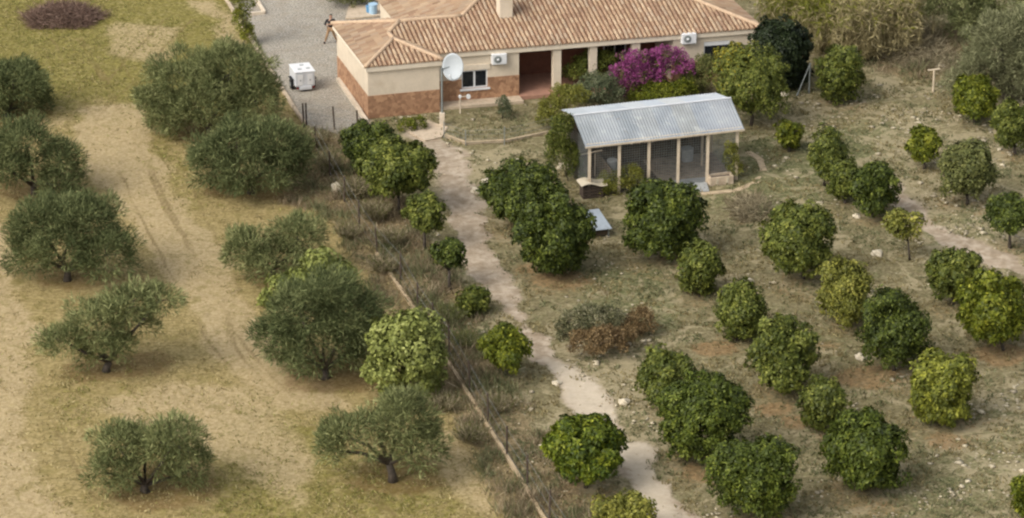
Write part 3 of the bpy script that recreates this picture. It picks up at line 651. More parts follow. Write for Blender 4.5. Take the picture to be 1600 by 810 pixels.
# back and left wall of dark boards, broken up
bd = MB(); k = .1
while k < SL - .1:
    wd = rng.uniform(.18, .4)
    if k < SL - .5: bd.box(k, min(k + wd - .015, SL - .4), SD - .06 - rng.uniform(0, .03), SD - .03, 0, rng.uniform(2.75, 3.0), Sw)
    k += wd
bd.build('back_boarding', M['darkboard'], shed)
wm = MB()
for z in np.arange(.1, 2.7, .13): wm.bar(Sw(.1, .02, z), Sw(SL - .1, .02, z), .010)
for q in np.arange(.1, SL, .13): wm.bar(Sw(q, .02, .0), Sw(q, .02, 2.7), .010)
for z in np.arange(.1, 2.7, .15): wm.bar(Sw(SL - .05, .05, z), Sw(SL - .05, SD, z), .010)
for q in np.arange(.1, SD, .15): wm.bar(Sw(SL - .05, q, .0), Sw(SL - .05, q, 2.75), .010)
for q in np.arange(.1, SD, .15): wm.bar(Sw(.05, q, .0), Sw(.05, q, 2.75), .010)
for z in np.arange(.1, 2.7, .15): wm.bar(Sw(.05, .05, z), Sw(.05, SD, z), .010)
wm.build('wire_mesh', M['grey'], shed)
MB().box(.05, 4.1, .05, SD - .1, -.02, .05, Sw).build('dirt_floor', mat_plain('shed_dark_floor', srgb(90, 78, 64), .95, .3, 3), shed)
MB().box(4.1, SL - .05, .05, SD - .1, -.02, .055, Sw).build('floor', mat_plain('shed_dirt_floor', srgb(150, 135, 118), .95, .25, 3), shed)
pt_ = MB().box(1.55, 1.6, .9, SD - .1, .05, .9, Sw); pt_.build('partition', M['darkboard'], shed)
t = thing('roosting_perch', 'wooden perch poles behind the mesh in the left bay of the shed', 'perch', Sw(.3, 2.2, .05))
MB().tube([Sw(.2, 2.4, 1.3), Sw(1.45, 2.3, 1.45)], .04, 6).build('rail', M['timber'], t)
for q_ in (.25, 1.1): MB().tube([Sw(q_, 2.35, 0.05), Sw(q_, 2.35, 1.3)], .03, 6).build('leg', M['timber'], t)
for i in range(3):
    q = 3.35 + i * .42
    t = thing('nest_box', 'pale nest box on the back wall of the shed, ' + ['left', 'middle', 'right'][i] + ' of three', 'nest box', Sw(q, SD - .5, 1.15), 'nest boxes inside the shed')
    MB().box(q, q + .34, SD - .5, SD - .12, 1.15, 1.45, Sw).build('box', M['timber'], t)
    MB().box(q + .07, q + .27, SD - .515, SD - .5, 1.19, 1.39, Sw).build('painted_opening', M['black'], t)  # flat black plate painted in for the shaded hole
for i, (q, n_, r_) in enumerate([(2.1, 2.6, .28), (6.3, 3.0, .33)]):
    m_ = MB(); m_.tube([Sw(q, n_, .05), Sw(q, n_, .3), Sw(q, n_, .72), Sw(q, n_, .75)], [r_ * .9, r_, r_, r_ * .92], 16)
    tag(m_.build('feed_drum', M['slab'], smooth=False), ['grey feed drum behind the second bay of the shed mesh', 'wider grey drum in the right end bay of the shed'][i], 'drum')
# trough by the right bay
def Gp(px, py): return G(px, py)
t0_ = G(1110, 292); 
def Tw(e, n, z): p = t0_ + SE_ * e + SN_ * n; return (p[0], p[1], z)
t = thing('stone_trough', 'rectangular pale stone trough in front of the right end of the shed', 'trough', t0_)
MB().box(0, 1.25, 0, .07, 0, .48, Tw).box(0, 1.25, .48, .55, 0, .48, Tw).box(0, .07, .07, .48, 0, .48, Tw).box(1.18, 1.25, .07, .48, 0, .48, Tw).box(.07, 1.18, .07, .48, 0, .08, Tw).build('basin', M['concrete'], t, bevel=.02)
MB().box(.07, 1.18, .07, .48, .081, .34, Tw).build('soil', mat_plain('dark_soil', (.05, .04, .03), .95, .3, 8), t)
for a_ in (.3, .85): MB().box(a_, a_ + .12, -.03, 0, .12, .38, Tw).build('pale_boss', M['rock'], t)
# curved pale sheet on a crate
cb = G(912, 312)
def Cw(e, n, z): p = cb + SE_ * e + SN_ * n; return (p[0], p[1], z)
t = thing('wooden_crate', 'weathered dark crate under the curved pale sheet by the shed', 'crate', cb)
for z in (.02, .2, .38, .54): MB().box(0, 1.0, 0, .03, z, z + .13, Cw).box(0, 1., .6, .63, z, z + .13, Cw).box(-.03, 0, 0, .63, z, z + .13, Cw).box(1., 1.03, 0, .63, z, z + .13, Cw).build('slat_course', M['darkpost'], t)
v = []; 
for L_ in (0, .03):
    for i in range(13):
        q = -.15 + i * .115
        for n_ in (-.12, .78): v.append(Cw(q, n_, .74 + .1 * math.sin(i / 12 * math.pi * 1.8) + L_))
f = []
for i in range(12):
    a = 2 * i; f += [(a, a + 1, a + 3, a + 2), (26 + a, 26 + a + 2, 26 + a + 3, 26 + a + 1), (a, a + 2, a + 28, a + 26), (a + 1, a + 27, a + 29, a + 3)]
f += [(0, 26, 27, 1), (24, 25, 51, 50)]
tag(mesh_obj('curved_sheet', v, f, M['plywood'], None, np.ones((52, 3))), 'wavy pale roofing sheet lying on the crate left of the shed', 'sheet')
# low hutch with a flat bluish sheet on top, between the dark citrus trees
a = G(921, 374); a = np.array([a[0], a[1], 0.])
def Kw(e, n, z): p = a + SE_ * e + SN_ * n; return (p[0], p[1], z)
t = thing('hutch', 'low dark hutch between the large dark citrus trees', 'hutch', a)
for q_ in (0, .95):
    for n_ in (0, 1.45): MB().box(q_, q_ + .06, n_, n_ + .06, 0, .42 + n_ * .2, Kw).build('leg', M['grey'], t)
MB().box(.06, .95, .03, 1.42, .12, .4, Kw).build('body', M['darkboard'], t)
v = [Kw(-.08, -.12, .46), Kw(1.12, -.12, .46), Kw(.98, 1.62, .80), Kw(.12, 1.62, .80)]; v = v + [(x, y, z + .03) for x, y, z in v]
o = MB().add(v, [(3, 2, 1, 0), (4, 5, 6, 7), (0, 1, 5, 4), (1, 2, 6, 5), (2, 3, 7, 6), (3, 0, 4, 7)]).build('metal_sheet', mat_plain('dull_blue_sheet', srgb(150, 158, 164), .6, .08, 3, dirt=srgb(130, 132, 130))); tag(o, 'smooth bluish metal sheet lying on the low hutch between the large dark citrus trees', 'sheet')

# ------------------------------------------------------------------ satellite dish on its pole
pb = G(691, 197); t = thing('satellite_dish', 'large white oval satellite dish on a tall pole before the villa', 'satellite dish', pb)
dc = Vector((pb[0] + .62, pb[1] + .05, 3.35)); MB().tube([(pb[0], pb[1], -.1), (pb[0], pb[1], 3.3)], .05, 10).build('pole', M['grey'], t)
MB().tube([(pb[0], pb[1], 3.25), (dc.x, dc.y + .1, dc.z)], .035, 8).build('arm', M['grey'], t)
MB().box(pb[0] - .14, pb[0] + .14, pb[1] - .14, pb[1] + .14, -.05, .75).build('pole_base', M['whitekerb'], t, bevel=.02)
ax = Vector((-.25, -1, .18)).normalized(); sx = ax.cross(Vector((0, 0, 1))).normalized(); sy = sx.cross(ax)
v = []; f = []; nr, na = 6, 32
for L_ in (0, 1):
    for i in range(nr + 1):
        for k in range(na):
            r_ = i / nr; th = 2 * math.pi * k / na; v.append(dc + sx * math.cos(th) * r_ * .58 + sy * math.sin(th) * r_ * .74 + ax * (.14 * r_ * r_ - .02 * L_))
n1 = (nr + 1) * na
for i in range(nr):
    for k in range(na):
        q = (i * na + k, i * na + (k + 1) % na, (i + 1) * na + (k + 1) % na, (i + 1) * na + k); f.append(q); f.append(tuple(n1 + j for j in q[::-1]))
for k in range(na): f.append((nr * na + k, nr * na + (k + 1) % na, n1 + nr * na + (k + 1) % na, n1 + nr * na + k))
MB().add(v, f).build('reflector', mat_plain('dish_grey_white', (.44, .47, .48), .5, .04, 3, bumps=0), t, True)
tip = dc + ax * .75 - sy * .35
MB().tube([dc - sy * .7 + ax * .1, tip], .018, 6).build('feed_arm', M['grey'], t); MB().tube([tip, tip - ax * .14], .045, 10).build('receiver_head', M['white'], t)

# standpipe with two round lamp heads in front of the recessed wall
sb = G(719, 178); t = thing('garden_standpipe', 'thin pale pipe with two round fittings before the brown wall', 'pipe', sb)
MB().tube([sb, (sb[0], sb[1], 1.0)], .035, 8).build('pipe', M['whitekerb'], t); MB().tube([(sb[0], sb[1], .95), (sb[0] + .45, sb[1] + .1, 1.0)], .025, 6).build('arm', M['whitekerb'], t)
for dx in (0, .45): MB().tube([(sb[0] + dx, sb[1] - .08, 1.), (sb[0] + dx, sb[1] + .04, 1.)], .12 if dx else .08, 14).build('round_fitting', M['white'], t)

# ------------------------------------------------------------------ trailer
tb = G(463, 146)
def Lw(e, n, z): p = tb + HE * e + HN * n; return (p[0], p[1], z)
t = thing('box_trailer', 'small white box trailer parked on the grey gravel driveway', 'trailer', tb)
MB().box(0, 1.08, .1, 1.45, .3, 1.12, Lw).build('body', M['whitemetal'], t, bevel=.04)
MB().box(-.03, 1.11, .07, 1.48, 1.123, 1.17, Lw).build('roof_panel', M['white'], t, bevel=.02)
for a, b in ((.25, .45), (.72, .5), (.5, 1.05)): MB().box(a, a + .2, b, b + .14, 1.172, 1.2, Lw).build('roof_vent', M['slab'], t)
for a in (.12, .66): 
    d = MB().box(a, a + .3, .08, .097, .4, 1.02, Lw).build('door', M['white'], t); MB().box(a + .12, a + .18, .06, .078, .66, .7, Lw).build('handle', M['black'], d)
MB().box(.2, .88, .02, .1, .14, .34, Lw).build('bumper', M['whitemetal'], t, bevel=.02)
for a in (-.14, 1.08):
    wh = MB().tube([Lw(a, .75, .28), Lw(a + .14, .75, .28)], .28, 20).build('wheel', M['black'], t)
    MB().tube([Lw(a - .006, .75, .28), Lw(a + .146, .75, .28)], .13, 14).build('rim', M['grey'], wh)
    MB().box(a - .02, a + .16, .42, 1.08, .58, .62, Lw).build('mudguard', M['black'], t)
for a in (.05, .93): MB().box(a, a + .1, .07, .095, .2, .29, Lw).build('tail_light', mat_plain('red_lens', (.2, .02, .02), .3, .02, 3), t)
MB().bar(Lw(.2, 1.4, .3), Lw(.54, 2.1, .3), .06).bar(Lw(.88, 1.4, .3), Lw(.54, 2.1, .3), .06).tube([Lw(.54, 2.1, .0), Lw(.54, 2.1, .45)], .03, 8).build('drawbar', M['black'], t)
MB().box(.1, 1.0, .12, 1.4, .2, .297, Lw).build('chassis', M['black'], t)

# ------------------------------------------------------------------ fence: dark posts and wires
def fence(pts, hgt, name, label, mat, sp=None, wires=3, wmat=None, r=.045, mesh=False):
    P = [np.array(G(*p)) for p in pts]; t = thing(name, label, 'fence', P[0])
    for p in P:
        j = rng.normal(0, .04, 2); h = hgt * rng.uniform(.92, 1.05)
        MB().tube([(p[0], p[1], -.15), (p[0] + j[0], p[1] + j[1], h)], r, 6).build('post', mat, t)
    m_ = MB()
    for a, b in zip(P[:-1], P[1:]):
        for k in range(wires): z = hgt * (.15 + .75 * k / max(1, wires - 1)); m_.bar((a[0], a[1], z), (b[0], b[1], z), .008)
        if mesh:
            n = int(np.linalg.norm(b - a) / .12)
            for k in range(n): q = a + (b - a) * k / n; m_.bar((q[0], q[1], .03), (q[0], q[1], hgt * .93), .004)
    m_.build('wire', wmat or M['grey'], t); return t
fence([(475,200),(494,236),(516,276),(538,316),(561,356),(590,398),(626,437),(652,484),(678,522),(702,556),(734,612),(763,664),(792,714),(824,762),(858,818),(892,868)], 1.5, 'field_fence', 'dark leaning fence posts with thin wire between the olive field and orchard', M['darkpost'])
fence([(479,196),(523,203),(560,212)], 1.35, 'driveway_fence', 'short run of dark posts closing the bottom end of the driveway', M['darkpost'])
fence([(694,216),(728,228),(788,226),(862,208)], .95, 'garden_fence', 'low pale wire fence in front of the villa garden bed', M['grey'], wires=4, r=.025, mesh=True)
# A-shaped corner brace, and short stake
ab = G(1264, 146); t = thing('corner_brace', 'grey metal corner post with slanting brace beside the black leaved tree', 'post', ab)
MB().tube([(ab[0], ab[1], 0), (ab[0], ab[1], 1.75)], .05, 8).build('upright', M['grey'], t)
a2 = G(1245, 150); MB().tube([(a2[0], a2[1], 0), (ab[0], ab[1], 1.7)], .04, 8).build('slanting_brace', M['grey'], t)
sb = G(1458, 143); t = thing('wooden_stake', 'short pale timber stake with a crosspiece on the stony ground', 'stake', sb)
MB().tube([(sb[0], sb[1], -.1), (sb[0], sb[1], 1.25)], .06, 8).build('upright', M['timber'], t); MB().tube([(sb[0] - .35, sb[1], 1.22), (sb[0] + .3, sb[1] + .05, 1.28)], .05, 8).build('crosspiece', M['timber'], t)

# blue containers on the rear terrace
for i, (px, py, r_, h_, mt, lb) in enumerate([(583, 21, .26, .55, 'lightblue', 'light blue plastic tub on the terrace behind the villa'), (577, 19, .2, .35, 'blue', 'small blue bucket left of the light blue tub')]):
    p = G(px, py, .12); m_ = MB().tube([(p[0], p[1], .121), (p[0], p[1], .12 + h_), ], [r_ * .85, r_], 18).tube([(p[0], p[1], .12 + h_), (p[0], p[1], .15 + h_)], r_ * 1.06, 18)
    tag(m_.build('tub' if i == 0 else 'bucket', M[mt], smooth=False), lb, 'tub' if i == 0 else 'bucket')

# ------------------------------------------------------------------ person
def skin_obj(name, verts, edges, rad, mat, parent, sub=1, root=0):
    me = bpy.data.meshes.new(name); me.from_pydata(verts, edges, []); me.materials.append(mat)
    o = bpy.data.objects.new(name, me); C.objects.link(o); o.parent = parent
    md = o.modifiers.new('skin', 'SKIN'); md.use_smooth_shade = True
    if not me.skin_vertices: me.attributes.new('dummy', 'FLOAT', 'POINT')
    return o, md
def skinned(name, verts, edges, rad, mat, parent, root=0):
    import bmesh
    bm = bmesh.new(); lay = bm.verts.layers.skin.verify(); vs = []
    for i, (v, r_) in enumerate(zip(verts, rad)):
        q = bm.verts.new(v); r_ = r_ if isinstance(r_, tuple) else (r_, r_); q[lay].radius = r_; q[lay].use_root = (i == root); vs.append(q)
    for a, b in edges: bm.edges.new((vs[a], vs[b]))
    me = bpy.data.meshes.new(name); bm.to_mesh(me); bm.free(); me.materials.append(mat)
    o = bpy.data.objects.new(name, me); C.objects.link(o); o.parent = parent
    o.modifiers.new('skin', 'SKIN').use_smooth_shade = True; s = o.modifiers.new('sub', 'SUBSURF'); s.levels = 1; s.render_levels = 1
    return o
pp = G(517, 67.5); per = thing('person', 'person in a black top and khaki trousers striding across the driveway', 'person', pp)
# local frame: x to the right of the picture, y away; faces left-front
J = dict(pel=(0, 0, .93), wai=(0, .0, 1.08), che=(.01, -.01, 1.28), nec=(.02, -.02, 1.45), hd0=(.03, -.03, 1.53), hd1=(.035, -.04, 1.63), hd2=(.035, -.03, 1.71),
         shl=(-.19, .02, 1.40), ell=(-.30, -.10, 1.14), wrl=(-.10, -.27, 1.22), shr=(.21, -.02, 1.40), elr=(.33, -.12, 1.15), wrr=(.13, -.28, 1.24),
         hil=(-.09, 0, .88), knl=(-.20, -.12, .50), anl=(-.33, -.05, .09), tol=(-.40, -.2, .035), hir=(.1, 0, .88), knr=(.19, .03, .48), anr=(.34, .16, .09), tor=(.32, .0, .035))
keys = list(J); ix = {k: i for i, k in enumerate(keys)}; vv = [J[k] for k in keys]
ee = [('pel','wai'),('wai','che'),('che','nec'),('nec','hd0'),('hd0','hd1'),('hd1','hd2'),('che','shl'),('shl','ell'),('ell','wrl'),('che','shr'),('shr','elr'),('elr','wrr'),('pel','hil'),('hil','knl'),('knl','anl'),('anl','tol'),('pel','hir'),('hir','knr'),('knr','anr'),('anr','tor')]
rr = dict(pel=.14, wai=.12, che=(.15, .12), nec=.055, hd0=.075, hd1=.095, hd2=.07, shl=.065, ell=.045, wrl=.028, shr=.065, elr=.045, wrr=.028, hil=.09, knl=.06, anl=.04, tol=.035, hir=.09, knr=.06, anr=.04, tor=.035)
ed = [(ix[a], ix[b]) for a, b in ee]; ra = [rr[k] for k in keys]
for side, s in (('wrl', 1), ('wrr', -1)):       # palms and five fingers each
    wx, wy, wz = J[side]; b = len(vv); vv.append((wx + .05 * s, wy - .05, wz + .02)); ra.append(.026); ed.append((ix[side], b))
    for k in range(4):
        o_ = -.03 + .02 * k; c = len(vv); ln = (.035, .042, .038, .03)[k]
        vv += [(wx + .07 * s, wy - .075, wz + .02 + o_), (wx + (.07 + ln) * s, wy - .085, wz + .015 + o_), (wx + (.09 + ln) * s, wy - .06, wz + .005 + o_)]; ra += [.0095, .009, .008]; ed += [(b, c), (c, c + 1), (c + 1, c + 2)]
    c = len(vv); vv += [(wx + .03 * s, wy - .07, wz + .055), (wx + .06 * s, wy - .09, wz + .075)]; ra += [.011, .009]; ed += [(b, c), (c, c + 1)]
skinned('body', vv, ed, ra, M['skin'], per)
sub = lambda ks, es, rs, nm, mt: skinned(nm, [J[k] if isinstance(k, str) else k for k in ks], es, rs, M[mt], per)
sub(['pel', 'wai', 'che', (.02, -.02, 1.40), 'shl', 'ell', 'shr', 'elr', (-.2, -.19, 1.18), (.23, -.2, 1.19)], [(0, 1), (1, 2), (2, 3), (2, 4), (4, 5), (2, 6), (6, 7), (5, 8), (7, 9)], [.155, .14, (.17, .14), .08, .08, .062, .08, .062, .05, .05], 'black_top', 'blackcloth')
sub(['pel', 'hil', 'knl', (-.31, -.06, .14), 'hir', 'knr', (.325, .145, .14)], [(0, 1), (1, 2), (2, 3), (0, 4), (4, 5), (5, 6)], [.16, .11, .078, .06, .11, .078, .06], 'trousers', 'khaki')
for a, b in (('anl', 'tol'), ('anr', 'tor')): sub([a, b], [(0, 1)], [.055, .048], 'shoe', 'blackcloth')
sub([(.035, .0, 1.60), (.035, -.01, 1.70), (.035, -.05, 1.735)], [(0, 1), (1, 2)], [.095, .09, .06], 'hair', 'hair')
for dx in (-.035, .035): MB().tube([(pp[0] + .035 + dx, pp[1] - .127, 1.645), (pp[0] + .035 + dx, pp[1] - .138, 1.645)], .012, 8).build('eye', M['hair'], per)
MB().tube([(pp[0] + .035, pp[1] - .12, 1.64), (pp[0] + .035, pp[1] - .155, 1.60)], [.01, .016], 8).build('nose', M['skin'], per)
MB().box(pp[0] + .01, pp[0] + .06, pp[1] - .131, pp[1] - .12, 1.565, 1.575).build('mouth', mat_plain('lips', (.3, .1, .08), .6, 0, 3, bumps=0), per)

# ------------------------------------------------------------------ trees
PAL = dict(  # dark, mid, light leaf albedo
 dark=((0.037, 0.052, 0.010), (0.084, 0.110, 0.017), (0.206, 0.235, 0.038)), dark2=((0.043, 0.060, 0.009), (0.095, 0.125, 0.017), (0.211, 0.240, 0.036)),
 mid=((0.058, 0.074, 0.014), (0.126, 0.146, 0.025), (0.258, 0.265, 0.053)), light=((0.098, 0.105, 0.019), (0.185, 0.185, 0.032), (0.330, 0.300, 0.062)),
 bright=((0.060, 0.078, 0.007), (0.149, 0.170, 0.016), (0.309, 0.310, 0.034)), bright2=((0.049, 0.074, 0.010), (0.122, 0.155, 0.012), (0.268, 0.290, 0.028)),
 yellow=((.085, .100, .014), (.190, .200, .028), (.370, .370, .050)), grey=((0.072, 0.082, 0.024), (0.134, 0.142, 0.042), (0.237, 0.232, 0.074)),
 olive=((0.093, 0.109, 0.042), (0.195, 0.211, 0.084), (0.383, 0.388, 0.174)), silver=((0.131, 0.138, 0.067), (0.221, 0.224, 0.116), (0.362, 0.354, 0.198)),
 olive_dk=((0.067, 0.085, 0.033), (0.147, 0.167, 0.067), (0.295, 0.318, 0.136)), black=((.008, .012, .004), (.018, .028, .009), (.042, .056, .020)),
 fig=((.115, .135, .030), (.240, .265, .065), (.420, .440, .140)), boug=((.110, .022, .070), (.240, .050, .160), (.430, .130, .330)),
 yellowtop=((0.115, 0.110, 0.009), (0.278, 0.240, 0.022), (0.494, 0.400, 0.037)), greygreen=((0.073, 0.091, 0.045), (0.129, 0.147, 0.076), (0.210, 0.217, 0.118)))
DIM = dict(fig=.92, yellowtop=.85, dark=.8, dark2=.82, mid=.9, bright=.88, bright2=.88, yellow=.92, olive=1.0, olive_dk=.92, light=1.0, boug=1.3)
def pick(pal, n, bias=0.):
    a, b, c = (np.array(v) for v in PAL[pal]); t = np.clip(rng.beta(1.3, 2.3, n) + bias, 0, 1)[:, None]
    lo = a + (b - a) * np.clip(t * 2, 0, 1); return np.clip((lo + (c - b) * np.clip(t * 2 - 1, 0, 1)) * rng.uniform(.75, 1.2, (n, 1)) * DIM.get(pal, 1.), 0, 1)
def lobe3(l, base, dy=0.):
    px, py, rx, ry = l; d = ray(px, py); y = base[1] + dy; tt = y / d[1]; c = CAM + d * tt; s = FPX / (tt * FPX); th = math.asin((HGT - c[2]) / np.linalg.norm(c - CAM))
    Rh = rx / s; Rz = math.sqrt(max((ry / s) ** 2 - (Rh * math.sin(th)) ** 2, (.5 * min(Rh, ry / s)) ** 2)) / math.cos(th); return c, Rh, Rz
def auto_lobes(x0, x1, y0, y1, r):
    cx, cy, a, b = (x0 + x1) / 2, (y0 + y1) / 2, (x1 - x0) / 2, (y1 - y0) / 2
    out = [(cx, cy + .06 * b, a * .72, b * .80)]; k = 7; ph = r.uniform(0, 6.28); out.append((cx + r.uniform(-.1, .1) * a, y1 - b * .42, a * .68, b * .46))
    for i in range(k):
        t = ph + 2 * math.pi * i / k + r.normal(0, .25); f = r.uniform(.26, .52); out.append((cx + math.cos(t) * a * (1 - f) * r.uniform(.86, 1.12), cy + math.sin(t) * b * (1 - f) * r.uniform(.86, 1.08), a * f, b * f * 1.05))
    return out
def leaf_cloud(lobes, style, zmin=.12, density=1.):
    """lobes: (centre, Rh, Rz). returns P, normal directions, outwardness"""
    rc, per_m2, = dict(citrus=(.22, 290), olive=(.34, 265), fig=(.24, 250), fine=(.2, 420))[style]
    PP = []; NN = []; TB = []
    for c, Rh, Rz in lobes:
        area = 4 * math.pi * (((Rh * Rh) ** 1.6 + 2 * (Rh * Rz) ** 1.6) / 3) ** (1 / 1.6); n = int(area * per_m2 * density); nc = max(6, int(area / (rc * rc * (3.1 if style == 'citrus' else 2.6))))
        d = unit(rng.normal(size=(nc, 3))); d[:, 2] = np.where(d[:, 2] < -.5, -d[:, 2], d[:, 2]); cc = np.array(c) + d * np.array([Rh, Rh, Rz]) * np.where(rng.random((nc, 1)) < .10, rng.uniform(1.1, 1.28, (nc, 1)), rng.uniform(.62, 1.08, (nc, 1)))
        cr = rc * rng.uniform(.45, 1.4, nc); wk = cr ** 1.5; k = rng.choice(nc, n, p=wk / wk.sum()); o = unit(rng.normal(size=(n, 3)) + d[k] * .55); P = cc[k] + o * (cr[k] * rng.uniform(.45, 1.05 if style != 'olive' else 1.5, n) ** .6)[:, None]
        PP.append(P); NN.append(unit(o * .6 + d[k] * .7)); TB.append(rng.normal(0, .16, nc)[k])
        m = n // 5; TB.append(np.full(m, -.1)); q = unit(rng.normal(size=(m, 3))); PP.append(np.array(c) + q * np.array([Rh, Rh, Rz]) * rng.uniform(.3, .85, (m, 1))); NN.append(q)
    P = np.concatenate(PP); Nn = np.concatenate(NN)
    keep = np.ones(len(P), bool)
    for c, Rh, Rz in lobes: keep &= (((P - np.array(c)) / np.array([Rh, Rh, Rz])) ** 2).sum(1) > .30
    keep &= (P[:, 2] > zmin); return P[keep], Nn[keep], np.concatenate(TB)[keep]
def crown_mesh(name, lobes, style, pal, mat, parent, zmin=.12, density=1., bias=0., cleft=None):
    P, Nn, tb = leaf_cloud(lobes, style, zmin, density)
    if cleft is not None:                      # open fork over the trunk
        bx_, by_, wd_, zt_ = cleft; k = ~((np.abs(P[:, 0] - bx_ + .12 * np.sin(P[:, 2] * 4)) < wd_ * (1.1 - P[:, 2] / zt_)) & (P[:, 1] < by_ + .5) & (P[:, 2] < zt_)); P, Nn, tb = P[k], Nn[k], tb[k]
    n = len(P)
    if style == 'olive':
        A = unit(Nn * .8 + rng.normal(0, .55, (n, 3)) + np.array([0, 0, .25])); L = rng.uniform(.16, .42, n); W = rng.uniform(.028, .055, n)
    elif style == 'fine':
        A = unit(Nn * .7 + rng.normal(0, .7, (n, 3)) + np.array([0, 0, .2])); L = rng.uniform(.08, .14, n); W = rng.uniform(.04, .07, n)
    else:
        A = unit(np.cross(Nn, rng.normal(size=(n, 3))) + Nn * .3 + np.array([0, 0, -.35])); s = 1.15 if style == 'fig' else rng.uniform(.85, 1.15)
        L = rng.uniform(.13, .23, n) * s; W = rng.uniform(.07, .12, n) * s
    B = unit(np.cross(A, Nn + rng.normal(0, .45, (n, 3)))); V, Fc = kites(P, A, B, L, W, .5)
    if callable(pal): T = pal(P)
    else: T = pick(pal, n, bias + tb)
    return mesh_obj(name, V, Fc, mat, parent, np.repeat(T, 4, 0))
def trunk(base, lobes, r0, parent, forks=3, lean=None):
    m_ = MB(); b = np.array([base[0], base[1], -.1]); top = np.mean([l[0] for l in lobes], 0); zc = max(.35, min(l[0][2] - l[2] * .5 for l in lobes)); fk = np.array([b[0] + (top[0] - b[0]) * .3, b[1] + (top[1] - b[1]) * .3, zc * .8])
    mid = (b + fk) / 2 + np.append(rng.normal(0, .06, 2), 0); m_.tube([b, mid, fk], [r0 * 1.35, r0, r0 * .85], 8)
    for l in lobes[:forks + 2]:
        c = np.array(l[0]); e_ = c + np.array([0, 0, l[2] * .35]); q = (fk + c) / 2 + rng.normal(0, .12, 3); m_.tube([fk, q, c, e_], [r0 * .6, r0 * .42, r0 * .25, r0 * .1], 6)
        for _ in range(3):
            d = unit(rng.normal(size=3)) * np.array([l[1], l[1], l[2]]) * .8; m_.tube([c, c + d * .5 + rng.normal(0, .06, 3), c + d], [r0 * .22, r0 * .14, r0 * .05], 5)
    return m_.build('trunk', M['bark'], parent, True)
def tree(name, label, cat, group, lobes_px, base_px, style, pal, r0, zmin=.12, density=1., bias=0., mat=None, depthj=.35, cleft=None):
    b = G(*base_px); t = thing(name, label, cat, b, group); L = []; density = density * (rng.uniform(.8, 1.05) if style in ('citrus', 'olive') else 1)
    for i, l in enumerate(lobes_px):
        c, Rh, Rz = lobe3(l, b, 0 if i == 0 else rng.normal(0, depthj)); L.append((c, Rh, Rz))
    if style == 'citrus':                      # fill the crown front to back as well
        c, Rh, Rz = L[0]
        for a in (-1, 1): L.append((c + np.array([rng.normal(0, .1), a * Rh * .5, 0]), Rh * .7, Rz * .8))
    trunk(b, L, r0, t); crown_mesh('crown', L, style, pal, mat or M['olive' if style == 'olive' else 'leaf'], t, zmin, density, bias, None if cleft is None else (b[0], b[1], cleft[0], cleft[1])); return t
for (x0, x1, y0, y1, bx, by, pal, lab) in CITRUS:
    r_ = np.random.default_rng(int(bx * 7 + by)); y1 = max(y1, by - 14) if by - y1 < 26 else y1; x0 += 2; x1 -= 2; y0 += 1; tree('citrus_tree', lab, 'citrus tree', 'citrus trees of the orchard', auto_lobes(x0, x1, y0, y1, r_), (bx, by), 'citrus', pal, .075, density=.9 if pal in ('light', 'grey') else 1.)
for lob, b, lab in OLIVES:
    lob = [(a, c_ + 4, e_ * .86, f_ * .86) for a, c_, e_, f_ in lob]
    tree('olive_tree', lab, 'olive tree', 'olive trees of the left field', lob, b, 'olive', 'olive_dk' if 'dark' in lab else 'olive', .17, depthj=.5, cleft={55: (.55, 2.3), 105: (.5, 3.0), 166: (.6, 1.5), 228: (.5, 2.0), 614: (.6, 1.7), 392: (.35, 1.2), 508: (.4, 1.6), 430: (.4, 1.2)}.get(b[0]))
# two silvery olives at the upper right, sparse sapling, figs, black leaved tree and garden shrubs
tree('olive_tree', 'dark green olive tree cut by the top frame edge at the right', 'olive tree', 'olive trees beyond the orchard', [(1500,5,50,40),(1550,-10,50,40),(1470,-5,30,30),(1520,35,40,22)], (1510, 62), 'olive', 'olive', .16)
tree('olive_tree', 'big silvery olive tree at the upper right frame edge', 'olive tree', 'olive trees beyond the orchard', [(1565,75,48,42),(1605,62,46,42),(1532,112,34,28),(1590,122,42,34),(1618,100,36,40),(1500,128,18,18)], (1572, 158), 'olive', 'silver', .17)
tree('citrus_tree', 'sparse two-headed sapling with bare trunk on the right hand track', 'citrus tree', 'citrus trees of the orchard', [(1404,350,17,19),(1432,352,13,16),(1412,366,13,10)], (1422, 406), 'citrus', 'light', .05, density=.5)
tree('fig_tree', 'bright yellow green large leaved fig tree by the tan edging', 'fig tree', None, [(635,560,52,50),(610,525,30,28),(665,530,28,34),(640,508,26,20),(600,590,30,28),(655,592,32,26),(675,560,20,30)], (636, 618), 'fig', 'fig', .08, density=.72)
tree('fig_tree', 'yellow green fig branches poking up behind the largest dark olive', 'fig tree', None, [(500,415,26,22),(470,440,24,18),(440,450,22,14),(525,430,22,18),(425,465,16,12)], (478, 480), 'fig', 'fig', .06, density=.9)
tree('carob_tree', 'almost black dense tree at the right corner of the villa', 'tree', None, [(1218,86,40,48),(1205,68,28,32),(1238,80,24,38),(1222,118,38,28)], (1222, 136), 'citrus', 'black', .1, density=1.3, zmin=.03)
def yel(P):
    n = len(P); T = pick('mid', n, .08); z = (P[:, 2] - P[:, 2].min()) / np.ptp(P[:, 2]); k = (z + rng.normal(0, .18, n) - (P[:, 0] - P[:, 0].mean()) * .22) > 1.12; T[k] = pick('yellowtop', k.sum()); return T
tree('lemon_tree', 'large citrus tree with yellow shoots on top, right behind the shed roof', 'citrus tree', None, [(1172,132,44,52),(1142,104,26,28),(1200,118,26,36),(1150,88,18,16),(1194,155,28,32),(1150,150,28,34)], (1174, 196), 'citrus', yel, .1)
